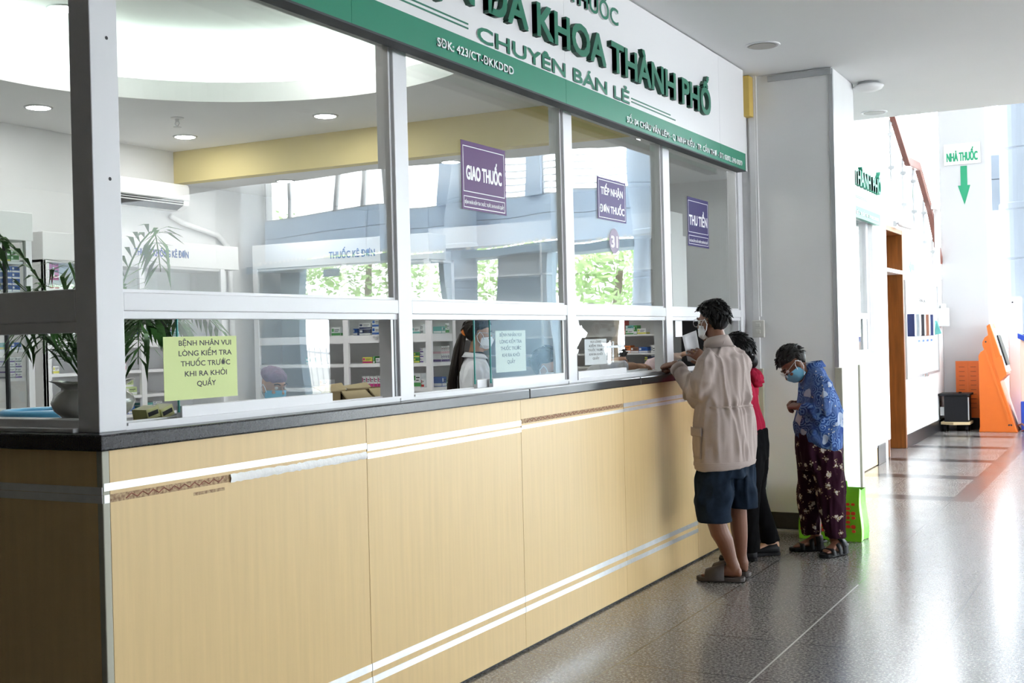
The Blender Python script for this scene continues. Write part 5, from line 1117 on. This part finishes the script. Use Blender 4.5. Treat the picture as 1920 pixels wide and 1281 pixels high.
# shorts
g = G()
g.loft([((-.03, 0, .90), l*.165, f*.12), ((-.03, 0, .80), l*.175, f*.13), ((-.03, 0, .70), l*.18, f*.135), ((-.03, 0, .62), l*.165, f*.125)], 28)
g.loft([((-.09, -.06, .74), X3*.09, Y3*.10), ((-.10, -.06, .60), X3*.112, Y3*.11), ((-.106, -.058, .48), X3*.113, Y3*.108), ((-.108, -.056, .40), X3*.103, Y3*.098), ((-.100, -.054, .362), X3*.103, Y3*.098), ((-.100, -.054, .352), X3*.104, Y3*.098)], 26)
g.loft([((.03, .07, .74), X3*.10, Y3*.10), ((.042, .07, .60), X3*.098, Y3*.105), ((.055, .072, .50), X3*.09, Y3*.10), ((.068, .075, .428), X3*.086, Y3*.095), ((.068, .075, .418), X3*.087, Y3*.095)], 26)
sh = obj('shorts', g, M['denim'], mn, local=True)
baked(sh, .009, 2, .5, fn=folds(.018, 13, 5, 2.0, None, .40))
# jacket
g = G()
def tilt(z): return z
g.loft([((-.036, 0, .675), l*.205+Z3*-.016, f*.152), ((-.036, 0, .70), l*.209+Z3*-.016, f*.155), ((-.036, 0, .85), l*.205, f*.15), ((-.032, 0, .96), l*.198, f*.142), ((-.030, 0, 1.05), l*.186, f*.132), ((-.032, 0, 1.15), l*.192, f*.135), ((-.034, 0, 1.25), l*.192, f*.130), ((-.037, 0, 1.315), l*.172, f*.112), ((-.043, 0, 1.36), l*.125, f*.090), ((-.052, 0, 1.395), l*.080, f*.074), ((-.056, 0, 1.41), l*.070, f*.068)], 40)
g.tube([(-.085, -.09, 1.315), (-.118, -.125, 1.285), (-.142, -.128, 1.20), (-.152, -.095, 1.125), (-.168, -.035, 1.095), (-.215, .035, 1.135), (-.262, .10, 1.200), (-.304, .152, 1.258)], [.066, .074, .077, .077, .072, .063, .054, .046], 22, ends=False)
g.tube([(.02, .09, 1.315), (.058, .125, 1.285), (.06, .20, 1.20), (.025, .31, 1.14), (-.025, .33, 1.18), (-.085, .33, 1.24)], [.066, .074, .070, .066, .058, .046], 22, ends=False)
jk = obj('jacket', g, M['beigecloth'], mn, local=True)
def gath(co):
    q = math.exp(-((co.z-1.035-.01*sin(co.x*9))/.018)**2); u = (co-V((-.03, 0, 0))); s_ = u.x*l.x+u.y*l.y; bk_ = -(u.x*f.x+u.y*f.y)
    w_ = max(0, min(1, (bk_-.0)/.05)); near = math.exp(-((co.z-1.035)/.06)**2)
    if co.x < -.20: w_ = 0
    pleat = sin(s_*150+noise.noise(co*14)*2.5)
    return w_*(-.010*q+.0042*near*pleat)+.0035*w_*sin(s_*58+co.z*7+2*noise.noise(co*6))*max(0, min(1, (co.z-.75)*4))
baked(jk, .0068, 3, .5, fn=folds(.020, 13, 2.8, 5.0, gath, .69))
g = G(); R = []
for k in range(21):
    t = -pi*.80+2*pi*.80*k/20; o = -f*cos(t)+l*sin(t); c0 = V((-.055, 0, 0)); back = (cos(t)+1)/2
    R.append((c0+o*.066+Z3*(1.385+.030*back-.0), c0+o*.082+Z3*(1.372+.028*back), o))
vs = []; fs = []
for i, (p, q, o) in enumerate(R):
    top = V((-.062, 0.004, 0))+o*.062+Z3*(p.z+.042); vs += [p, top, top+o*.005, q+o*.012-Z3*.012, q]
for i in range(20):
    for j in range(4): fs.append((i*5+j, (i+1)*5+j, (i+1)*5+j+1, i*5+j+1))
g.add(vs, fs); o = obj('collar', g, M['beigecloth'], mn, local=True, smooth=True); so = o.modifiers.new('t', 'SOLIDIFY'); so.thickness = .004
def on_jacket(z, ang, r0=.30):
    return None
# side pocket, seams and cuff as sub-parts of the jacket
def surf_pt(dirv, z):
    d = V((dirv[0], dirv[1], 0)).normalized(); org = V((-.034, 0, z))+d*.6
    hit, loc, nor, idx = jk.ray_cast(org, -d); return (loc, nor) if hit else (V((-.034, 0, z))+d*.2, d)
pk_ = (-l*-1).normalized()
def patch(name, a0, a1, z0, z1, m, off=.004, n=8):
    """cloth panel lying on the jacket between two headings (radians from left side towards the back)"""
    vs = []; fs = []
    for j in range(n+1):
        for i in range(n+1):
            a = a0+(a1-a0)*i/n; d = l*cos(a)-f*sin(a); loc, nor = surf_pt(d, z0+(z1-z0)*j/n); vs.append(loc+nor*off)
    for j in range(n):
        for i in range(n): fs.append((j*(n+1)+i, j*(n+1)+i+1, (j+1)*(n+1)+i+1, (j+1)*(n+1)+i))
    o = obj(name, G().add(vs, fs), m, jk, local=True, smooth=True); so = o.modifiers.new('t', 'SOLIDIFY'); so.thickness = .004; so.offset = 0; return o
patch('pocket', -.62, .05, .735, .885, M['beigecloth'], .006); patch('pocket_flap', -.66, .08, .865, .915, M['beigecloth'], .012)
lab(patch('waist_seam', .25, 2.6, 1.028, 1.040, M['beigecloth'], .0025, 24), 'stitched elastic waist channel'); patch('hem_band', -.9, 3.0, .690, .712, M['beigecloth'], .002, 24)
g = G()
for p, q in (((-.287, .133, 1.238), (-.308, .157, 1.263)),):
    p, q = V(p), V(q); d = (q-p).normalized(); u = d.orthogonal().normalized(); v = d.cross(u); g.loft([(p, u*.052, v*.052), (q, u*.049, v*.049), (q+d*.004, u*.040, v*.040)], 24)
obj('cuff', g, M['beigecloth'], jk, local=True, smooth=True)
g = G(); g.ring(V((-.125, .33, 1.285))+V((-.72, .05, .60)).normalized()*.115+V((.0, .01, -.012)), .0105, .0026, V((-.8, .2, .5)), 20, 8); obj('ring', g, M['gold'], mn, local=True, smooth=True)
for nm, hl_, to_ in (('sandal', (.066, -.058, 0), (-.215, -.015, 0)), ('sandal', (.10, .092, 0), (-.165, .178, 0))):
    g = G(); d, n, L = sole(g, hl_, to_, 0, .056, .026); s_ = obj(nm, g, M['sandal'], mn, local=True, bevel=.006)
    strap(M['sandal'], mn, s_, V(hl_), d, n, .054, .40, .80, (.085, .048), L, .007)
# the sheet and spectacle case he holds
o = thing('paper_sheet', 'white prescription sheet held up by the man in the beige jacket', 'paper', (.11, 6.98, 1.36), view_rot((.4, 6.87)))
g = G(); vs = []; fs = []
for j in range(7):
    for i in range(6):
        u, v = i/5, j/6; vs.append((-.022+.088*u-.032*v, .02*sin(u*3)+.03*v, -.06+.16*v-.018*u+.05*u*v))
for j in range(6):
    for i in range(5): fs.append((j*6+i, j*6+i+1, (j+1)*6+i+1, (j+1)*6+i))
po = obj('sheet', g.add(vs, fs), M['paper'], o, local=True, smooth=True); so = po.modifiers.new('t', 'SOLIDIFY'); so.thickness = .0006
o.location = V(mn.location)+Matrix.Rotation(view_rot((.4, 6.87)), 3, 'Z') @ V((-.228, .36, 1.355))
o = obj('crumpled_packet', G().ell((0, 0, .022), .045, .035, .022), M['clear'], loc=(.075, 7.085, ZT) , local=True); baked(o, .005, 0, fn=lambda co, n: co+n*.010*noise.noise(co*70)); o.location = (-.02, 7.05, ZT+.004)
tag(o, 'crumpled clear plastic packet on the worktop by the left fist of the man', 'packet')

# ---- woman in red behind him
wn_ = person('person in crimson jacket and black trousers, mostly hidden behind the man in beige', (.30, 7.60))
f, l = V((-1, .1, 0)).normalized(), V((-.1, -1, 0)).normalized(); hc = V((-.075, 0, 1.325)); g = G()
hl, hf, hh = head(g, hc, (-1, .15, -.08), (0, 0, 1), .95)
g.tube([(-.03, 0, 1.10), (-.045, 0, 1.20), (-.065, 0, 1.28)], [.06, .05, .05], 16)
g.loft([((-.01, 0, .66), l*.14, f*.10), ((-.02, 0, .85), l*.13, f*.095), ((-.03, 0, 1.05), l*.14, f*.09), ((-.03, 0, 1.15), l*.07, f*.06)], 22)
for sd, P in ((1, [(-.005, -.07, .72), (-.02, -.08, .42), (-.015, -.12, .08)]), (-1, [(.02, .07, .72), (.02, .07, .43), (.115, .10, .10)])): g.tube(P, [.08, .06, .045], 14)
foot(g, (-.015, -.12, .085), (.02, -.125, .004), (-.20, -.10, .004)); foot(g, (.125, .10, .10), (.17, .10, .012), (-.03, .06, .004))
g.tube([(-.03, -.16, 1.08), (-.06, -.18, .90), (-.24, -.02, 1.0)], [.05, .042, .034], 14); hand(g, (-.24, -.02, 1.0), (-1, .2, .25), (0, .3, -1), -1)
g.tube([(-.03, .16, 1.08), (-.06, .20, .90), (-.24, .12, 1.0)], [.05, .042, .034], 14); hand(g, (-.24, .12, 1.0), (-1, .1, .25), (0, -.3, -1), 1)
baked(obj('body', g, M['skinp'], wn_, local=True), .006, 3)
face_bits(wn_, hc, hl, hf, hh, .95); face_mask(wn_, hc, hl, hf, hh, M['maskw'], .96)
hair(wn_, hc+hh*.004, hl, hf, hh, M['hair'], 1.03, nape=-.08, full=1.3, tufts=160, seed=9, tl=.05)
obj('hair_bun', G().ell((.02, -.01, 1.275), .042, .05, .045).tube([(.0, -.02, 1.25), (.01, -.02, 1.20), (.0, -.02, 1.16)], [.025, .02, .008], 10), M['hair'], wn_, local=True, smooth=True)
obj('hair_clip', G().tube([(.005, -.045, 1.335), (.022, -.03, 1.325), (.03, -.01, 1.315)], .006, 8), M['silver'], wn_, local=True, smooth=True)
g = G()
g.loft([((-.015, 0, .80), l*.165, f*.115), ((-.015, 0, .88), l*.16, f*.105), ((-.04, 0, 1.0), l*.165, f*.10), ((-.035, 0, 1.10), l*.15, f*.095), ((-.03, 0, 1.16), l*.10, f*.08), ((-.035, 0, 1.19), l*.07, f*.065)], 30)
g.tube([(-.03, -.10, 1.12), (-.03, -.155, 1.08), (-.055, -.18, .92), (-.14, -.10, .95), (-.21, -.04, .985)], [.06, .066, .062, .055, .044], 18, ends=False)
g.tube([(-.03, .10, 1.12), (-.03, .155, 1.08), (-.055, .19, .92), (-.14, .15, .95), (-.21, .125, .985)], [.06, .066, .062, .055, .044], 18, ends=False)
baked(obj('jacket', g, M['red'], wn_, local=True), .009, 3, fn=folds(.009, 12, 5, 8.0))
g = G().loft([((.025, -.005, 1.225), X3*.03, Y3*.10), ((.045, -.005, 1.185), X3*.042, Y3*.115), ((.055, -.005, 1.15), X3*.04, Y3*.12), ((.05, -.005, 1.115), X3*.025, Y3*.09)], 20)
baked(obj('hood', g, M['red'], wn_, local=True), .008, 2, fn=folds(.014, 22, 18, 1.0))
g = G().loft([((0, 0, .84), l*.15, f*.11), ((.005, 0, .74), l*.16, f*.115), ((.005, 0, .64), l*.15, f*.11)], 26)
for P in ([(-.005, -.07, .74), (-.005, -.075, .58), (-.015, -.085, .43), (-.014, -.11, .20), (-.01, -.12, .055)], [(.025, .07, .74), (.022, .07, .58), (.022, .07, .43), (.075, .085, .24), (.118, .10, .085)]): g.tube(P, [.10, .09, .068, .060, .062], 20, ends=False)
baked(obj('trousers', g, M['blackcloth'], wn_, local=True), .009, 3, fn=folds(.006, 14, 6, 3.0))
for hl_, to_ in (((.03, -.128, 0), (-.215, -.10, 0)), ((.175, .10, 0), (-.04, .06, 0))):
    g = G(); d, n, L = sole(g, hl_, to_, 0, .048, .02); s_ = obj('shoe', g, M['black'], wn_, local=True, bevel=.004)
    a = V(hl_); obj('upper', G().loft([(a+d*L*.02+Z3*.035, n*.02, Z3*.022), (a+d*L*.12+Z3*.048, n*.040, Z3*.042), (a+d*L*.35+Z3*.045, n*.042, Z3*.040), (a+d*L*.62+Z3*.034, n*.047, Z3*.026), (a+d*L*.85+Z3*.028, n*.045, Z3*.018), (a+d*L*.98+Z3*.022, n*.018, Z3*.010)], 20), M['black'], s_, local=True, smooth=True)

# ---- elderly woman in blue paisley
ld = person('woman in blue paisley blouse and maroon floral trousers, head bowed before the pillar', (.66, 7.95))
f, l = V((-.95, -.31, 0)).normalized(), V((.31, -.95, 0)).normalized(); g = G(); hc = V((-.148, -.03, 1.245))
hl, hf, hh = head(g, hc, (-.62, -.20, -.76), (-.74, -.10, .62), .95)
g.tube([(-.005, -.005, 1.17), (-.05, -.01, 1.20), (-.11, -.02, 1.22)], [.062, .052, .052], 16)
g.loft([((.01, 0, .60), l*.14, f*.105), ((.0, 0, .82), l*.13, f*.11), ((.0, 0, 1.0), l*.14, f*.10), ((-.005, 0, 1.12), l*.12, f*.08), ((-.01, 0, 1.18), l*.06, f*.055)], 22)
g.tube([(.035, -.07, .66), (.06, -.075, .38), (.085, -.085, .09)], [.08, .058, .034], 14); g.tube([(-.02, .06, .66), (-.05, .06, .38), (-.035, .05, .09)], [.08, .058, .034], 14)
foot(g, (.10, -.09, .085), (.135, -.075, 0), (.005, -.225, 0), w=.040, r=.032); foot(g, (-.022, .05, .085), (.012, .055, 0), (-.195, .0, 0), w=.040, r=.032)
g.tube([(.025, -.15, 1.08), (.02, -.19, .95), (-.09, -.15, .96), (-.115, -.135, .967)], [.045, .04, .032, .026], 14); hand(g, (-.112, -.138, .966), (-.75, .6, .15), (-.2, .6, -.6), -1, curl=(.8, .9, .6), s=.9)
g.tube([(-.01, .15, 1.08), (-.03, .19, .95), (-.12, .10, .97)], [.045, .04, .03], 14); hand(g, (-.12, .10, .97), (-.8, -.5, .15), (-.1, -.6, -.6), 1, curl=(.8, .9, .6), s=.9)
baked(obj('body', g, M['skin'], ld, local=True), .005, 3)
face_bits(ld, hc, hl, hf, hh, .95); face_mask(ld, hc, hl, hf, hh, M['maskb'], .97); glasses(ld, hc, hl, hf, hh, .95)
hair(ld, hc+hh*.003, hl, hf, hh, M['hairg'], 1.0, nape=-.082, front=.050, full=1.1, tufts=200, seed=5, tl=.034)
g = G()
g.loft([((.008, 0, .685), l*.155+Z3*.0, f*.128+Z3*.045), ((.004, 0, .72), l*.17, f*.148+Z3*.035), ((.0, 0, .82), l*.18, f*.158), ((.004, 0, .92), l*.172, f*.152), ((.002, 0, 1.0), l*.168, f*.140), ((-.002, 0, 1.08), l*.160, f*.115), ((-.008, 0, 1.14), l*.135, f*.092), ((-.014, 0, 1.19), l*.092, f*.070), ((-.024, 0, 1.23), l*.062, f*.055), ((-.03, 0, 1.245), l*.056, f*.05)], 40)
g.tube([(.012, -.10, 1.135), (.028, -.15, 1.10), (.034, -.185, 1.02), (.030, -.195, .965), (-.02, -.185, .945), (-.07, -.16, .955), (-.105, -.142, .962)], [.062, .068, .064, .060, .055, .048, .042], 22, ends=False)
g.tube([(-.02, .10, 1.13), (-.02, .15, 1.09), (-.03, .19, .98), (-.075, .14, .965), (-.11, .105, .97)], [.062, .064, .058, .05, .04], 20, ends=False)
bs = obj('blouse', g, M['paisley'], ld, local=True); baked(bs, .0075, 3, fn=folds(.013, 12, 5, 4.0))
g = G(); vs = []; fs = []
for i in range(23):
    t = -pi*.85+2*pi*.85*i/22; o = -f*cos(t)+l*sin(t); c0 = V((-.022, 0, 1.215+.022*(cos(t)+1)/2)); vs += [c0+o*.066, c0+o*.058+Z3*.030-X3*.012, c0+o*.066+Z3*.032-X3*.012, c0+o*.080-Z3*.006]
for i in range(22):
    for j in range(3): fs.append((i*4+j, (i+1)*4+j, (i+1)*4+j+1, i*4+j+1))
o = obj('collar', G().add(vs, fs), M['paisley'], bs, local=True, smooth=True); so = o.modifiers.new('t', 'SOLIDIFY'); so.thickness = .003
g = G()
g.loft([((.0, 0, .90), l*.13, f*.115), ((-.005, 0, .78), l*.15, f*.142), ((.0, 0, .66), l*.155, f*.143), ((.002, 0, .55), l*.15, f*.135)], 30)
g.loft([((.045, -.07, .68), X3*.10, Y3*.095), ((.055, -.072, .50), X3*.098, Y3*.095), ((.068, -.078, .32), X3*.085, Y3*.088), ((.080, -.085, .18), X3*.073, Y3*.082), ((.088, -.088, .112), X3*.068, Y3*.078)], 26)
g.loft([((-.045, .05, .68), X3*.10, Y3*.095), ((-.058, .052, .50), X3*.088, Y3*.09), ((-.066, .054, .32), X3*.078, Y3*.085), ((-.068, .054, .18), X3*.070, Y3*.08), ((-.062, .053, .115), X3*.066, Y3*.077)], 26)
baked(obj('trousers', g, M['floral'], ld, local=True), .0075, 3, fn=folds(.014, 15, 3.5, 6.0))
for hl_, to_ in (((.15, -.062, 0), (-.008, -.240, 0)), ((.028, .058, 0), (-.208, -.003, 0))):
    g = G(); d, n, L = sole(g, hl_, to_, 0, .050, .024); s_ = obj('sandal', g, M['black'], ld, local=True, bevel=.005)
    strap(M['black'], ld, s_, V(hl_), d, n, .050, .62, .74, (.040, .034), L, .005); strap(M['black'], ld, s_, V(hl_), d, n, .046, .36, .48, (.070, .058), L, .005); strap(M['black'], ld, s_, V(hl_), d, n, .044, .10, .30, (.085, .085), L, .005)
    obj('buckle', G().disc(V(hl_)+d*L*.2-n*.052+Z3*.06, .009, -n, .004), M['steel'], s_, local=True)
    obj('back_strap', G().tube([V(hl_)+d*L*.2+n*.043+Z3*.06, V(hl_)+d*L*.0+n*.02+Z3*.065, V(hl_)-d*L*.0-n*.02+Z3*.065, V(hl_)+d*L*.2-n*.043+Z3*.06], .008, 8), M['black'], s_, local=True, smooth=True)

# ---- pharmacist with a long ponytail
P4 = (-1.61, 7.42); s = 1.25
ph = person('person in white coat with a long dark ponytail, behind the second window', P4)
f, l = V((.93, .36, 0)).normalized(), V((-.36, .93, 0)).normalized(); hc = V((.0, 0, 1.495)); g = G()
hl, hf, hh = head(g, hc, (.95, .22, -.10), (0, 0, 1), .97)
g.tube([(-.03, 0, 1.28), (-.022, 0, 1.37), (-.01, 0, 1.43)], [.062, .052, .05], 16)
g.loft([((-.03, 0, .85), l*.15, f*.10), ((-.035, 0, 1.0), l*.13, f*.09), ((-.035, 0, 1.22), l*.14, f*.09), ((-.035, 0, 1.31), l*.07, f*.06)], 22)
for y in (-.08, .08): g.tube([(-.03, y, .85), (-.03, y, .45), (-.03, y, .06)], [.085, .06, .042], 14)
foot(g, (-.03, -.08, .085), (-.07, -.08, 0), (.16, -.05, 0)); foot(g, (-.03, .08, .085), (-.07, .08, 0), (.16, .11, 0))
g.tube([(-.04, -.16, 1.22), (-.05, -.185, 1.02), (.12, -.11, 1.07), (.19, -.07, 1.10)], [.05, .042, .034, .027], 14); hand(g, (.19, -.07, 1.10), (.95, .3, .2), (.1, .3, -1), -1, curl=(.4, .5, .4))
g.tube([(-.03, .16, 1.22), (-.04, .2, 1.02), (.14, .15, 1.08)], [.05, .042, .028], 14); hand(g, (.14, .15, 1.08), (.95, -.2, .2), (.1, -.3, -1), 1, curl=(.4, .5, .4))
baked(obj('body', g, M['skinp'], ph, local=True), .0065, 3)
face_bits(ph, hc, hl, hf, hh, .97); face_mask(ph, hc, hl, hf, hh, M['maskw'], .98); glasses(ph, hc, hl, hf, hh, .97, 'clear')
hair(ph, hc+hh*.004, hl, hf, hh, M['hairb'], 1.02, nape=-.075, full=.5, tufts=60, seed=12, tl=.05)
g = G(); 
for k in range(26):
    rn = random.Random(k); a, b_ = rn.uniform(-1, 1), rn.uniform(-1, 1)
    g.tube([(-.085, .0, 1.515), (-.115+.012*a, .012*b_, 1.495), (-.145+.024*a, .022*b_, 1.40), (-.165+.034*a, .03*b_, 1.27), (-.185+.045*a, .034*b_, 1.15-.02*b_), (-.195+.05*a, .032*b_, 1.05+.04*b_)], [.014, .017, .018, .018, .014, .003], 8, ends=False)
obj('ponytail', g, M['hairb'], ph, local=True, smooth=True); obj('hair_tie', G().ring((-.105, 0, 1.505), .020, .012, V((-.8, 0, -.4)), 20, 8), mat('orange_hair_tie', (.80, .22, .03), .6, var=.05), ph, local=True, smooth=True)
g = G()
g.loft([((-.03, 0, .55), l*.20, f*.15), ((-.035, 0, .85), l*.18, f*.135), ((-.04, 0, 1.02), l*.165, f*.115), ((-.04, 0, 1.20), l*.172, f*.115), ((-.04, 0, 1.28), l*.145, f*.10), ((-.036, 0, 1.335), l*.085, f*.075), ((-.034, 0, 1.36), l*.066, f*.062)], 32)
g.tube([(-.04, -.10, 1.27), (-.045, -.155, 1.23), (-.058, -.185, 1.12), (-.052, -.185, 1.03), (.03, -.15, 1.045), (.12, -.11, 1.075), (.165, -.085, 1.09)], [.062, .068, .064, .062, .056, .048, .042], 20, ends=False)
g.tube([(-.04, .10, 1.27), (-.04, .155, 1.23), (-.045, .195, 1.05), (.05, .175, 1.05), (.115, .158, 1.07)], [.062, .068, .062, .052, .042], 20, ends=False)
wc = obj('white_coat', g, M['coat'], ph, local=True); baked(wc, .009, 3, fn=folds(.009, 12, 6, 2.5))
g = G(); vs = []; fs = []
for i in range(23):
    t = -pi*.82+2*pi*.82*i/22; o = -f*cos(t)+l*sin(t); c0 = V((-.034, 0, 1.335+.02*(cos(t)+1)/2)); vs += [c0+o*.07, c0+o*.064+Z3*.018, c0+o*.072+Z3*.020, c0+o*.100-Z3*.012]
for i in range(22):
    for j in range(3): fs.append((i*4+j, (i+1)*4+j, (i+1)*4+j+1, i*4+j+1))
o = obj('collar', G().add(vs, fs), M['coat'], wc, local=True, smooth=True); so = o.modifiers.new('t', 'SOLIDIFY'); so.thickness = .004
obj('dark_blouse', G().loft([(V((-.03, 0, 1.26))+f*.055, l*.05, f*.052), (V((-.03, 0, 1.33))+f*.03, l*.06, f*.055), (V((-.03, 0, 1.375)), l*.058, f*.058)], 20), M['blackcloth'], ph, local=True, smooth=True)
obj('trousers', G().tube([(-.03, -.08, .8), (-.03, -.08, .08)], [.1, .065], 18, ends=False).tube([(-.03, .08, .8), (-.03, .08, .08)], [.1, .065], 18, ends=False), M['blackcloth'], ph, local=True, smooth=True)

# ---- seated staff behind the desk
def seated(label, P, hz, fdir, cap, coatm, maskm, arms, skin='skinp', hairm='hair', twist=0):
    r = person(label, P); f = V((*fdir, 0)).normalized(); l = V((-f.y, f.x, 0)); g = G(); hc = V((0, 0, hz))
    hl, hf, hh = head(g, hc, (f.x, f.y, -.18), (0, 0, 1), .97); dz = hz-1.495
    g.tube([(0, 0, 1.26+dz)-V() if 0 else V((0, 0, 1.26+dz))-f*.03, V((0, 0, 1.35+dz))-f*.02, V((0, 0, 1.43+dz))-f*.005], [.062, .052, .05], 16)
    b0 = V((0, 0, dz))-f*.03
    g.loft([(b0+Z3*.86, l*.16, f*.11), (b0+Z3*1.0, l*.14, f*.10), (b0+Z3*1.2, l*.14, f*.09), (b0+Z3*1.29, l*.07, f*.06)], 20)
    sl = []
    for sd, el, wr, hd, hn in arms:
        s0 = b0+l*sd*.15+Z3*1.20; el, wr = V(el), V(wr); g.tube([s0, el, wr], [.048, .042, .027], 14); hand(g, wr, hd, hn, -sd, curl=(.35, .45, .35)); sl.append((s0, el, wr))
    for sd in (-1, 1):
        kn = b0+l*sd*.1+f*.40+Z3*.84; g.tube([b0+l*sd*.09+Z3*.86, kn, kn-Z3*.36], [.09, .07, .05], 14)
        g.tube([kn-Z3*.36, V((kn.x, kn.y, .06))], [.05, .04], 12)
    baked(obj('body', g, M[skin], r, local=True), .0065, 3)
    face_bits(r, hc, hl, hf, hh, .97); face_mask(r, hc, hl, hf, hh, M[maskm], .98)
    if not cap: hair(r, hc+hh*.004, hl, hf, hh, M[hairm], 1.02, nape=-.08, full=1, tufts=60, seed=int(hz*100), tl=.04)
    g = G(); g.loft([(b0+Z3*.80, l*.20, f*.16), (b0+Z3*.95, l*.18, f*.135), (b0+Z3*1.12, l*.18, f*.125), (b0+Z3*1.24, l*.16, f*.105), (b0+Z3*1.305, l*.09, f*.075), (b0+Z3*1.33, l*.065, f*.06)], 28)
    for s0, el, wr in sl: g.tube([s0-(s0-b0-Z3*1.2)*.3+Z3*.04, s0, s0.lerp(el, .6), el, el.lerp(wr, .45), el.lerp(wr, .72 if coatm != 'pinkcloth' else .85)], [.06, .066, .06, .058, .05, .043], 18, ends=False)
    g.loft([(b0+Z3*.72+f*.12, l*.20, f*.22), (b0+Z3*.88+f*.08, l*.20, f*.20)], 24)
    baked(obj('jacket', g, M[coatm], r, local=True), .009, 3, fn=folds(.008, 12, 6, hz))
    if cap:
        g = G().ell(hc+hh*.075-hf*.014,   .081, .099, .058, hl, (hf-hh*.25).normalized(), (hh+hf*.25).normalized(), 26, 16); baked(obj('surgical_cap', g, M[cap], r, local=True), .006, 1, fn=folds(.004, 20, 20, 3.0))
    obj('stool_leg', G(), M['black'], r, local=True) if 0 else None
    return r
M['capcloth'] = mat('pink_patterned_cap', (.24, .16, .22), .85, bump=.2, bscale=60, var=.3, vscale=18)
seated('seated person with patterned cap and pale blue mask behind the first window', (-2.55, 6.30), 1.18, (.55, -.80), 'capcloth', 'coat', 'maskb', [(1, (.22, -.02, .93), (.16, -.2, .99), (-.5, -.8, .1), (0, 0, -1)), (-1, (-.18, -.10, .93), (-.02, -.26, .99), (.6, -.7, .1), (0, 0, -1))])
def arm_world(P, pts):
    inv = (Matrix.Translation(V((P[0], P[1], 0))) @ Matrix.Rotation(view_rot(P), 4, 'Z')).inverted(); return [inv @ V(p) for p in pts]
P5 = (-.72, 6.72); e5, w5 = arm_world(P5, [(-.40, 6.82, 1.262), (-.285, 7.06, 1.268)]); d5 = (w5-e5).normalized()
seated('seated person behind the third window, bare forearm resting on white papers', P5, 1.27, (.9, -.2), None, 'coat', 'maskw', [(1, e5, w5, d5, (0, 0, -1)), (-1, (-.2, -.1, .95), (.1, -.16, 1.0), (.8, -.4, 0), (0, 0, -1))])
P6 = (-.75, 7.85); e6, w6 = arm_world(P6, [(-.42, 7.78, 1.255), (-.22, 7.69, 1.315)]); d6 = (w6-e6).normalized()
seated('seated person in pale pink sleeves behind the fourth window', P6, 1.27, (.9, -.3), None, 'pinkcloth', 'maskw', [(1, e6, w6, d6, (.3, 0, -1)), (-1, (-.2, -.1, .95), (.05, -.2, 1.0), (.8, -.4, 0), (0, 0, -1))])
for i, (x, y, nm) in enumerate(((-2.55, 6.32, 'black stool under the seated pharmacist in a patterned cap'), (-.72, 6.72, 'black stool under the clerk at the third window'), (-.75, 7.85, 'black stool under the cashier in pink'))):
    o = thing('stool', nm, 'stool', (x, y, 0)); obj('seat', G().lathe([(.02, .52), (.17, .52), (.18, .54), (.17, .565), (.02, .57)], (x, y, 0)), M['black'], o, smooth=True); obj('column', G().lathe([(.03, .03), (.03, .52)], (x, y, 0)), M['steel'], o); obj('base', G().lathe([(.2, 0), (.2, .02), (.03, .04)], (x, y, 0)), M['black'], o)
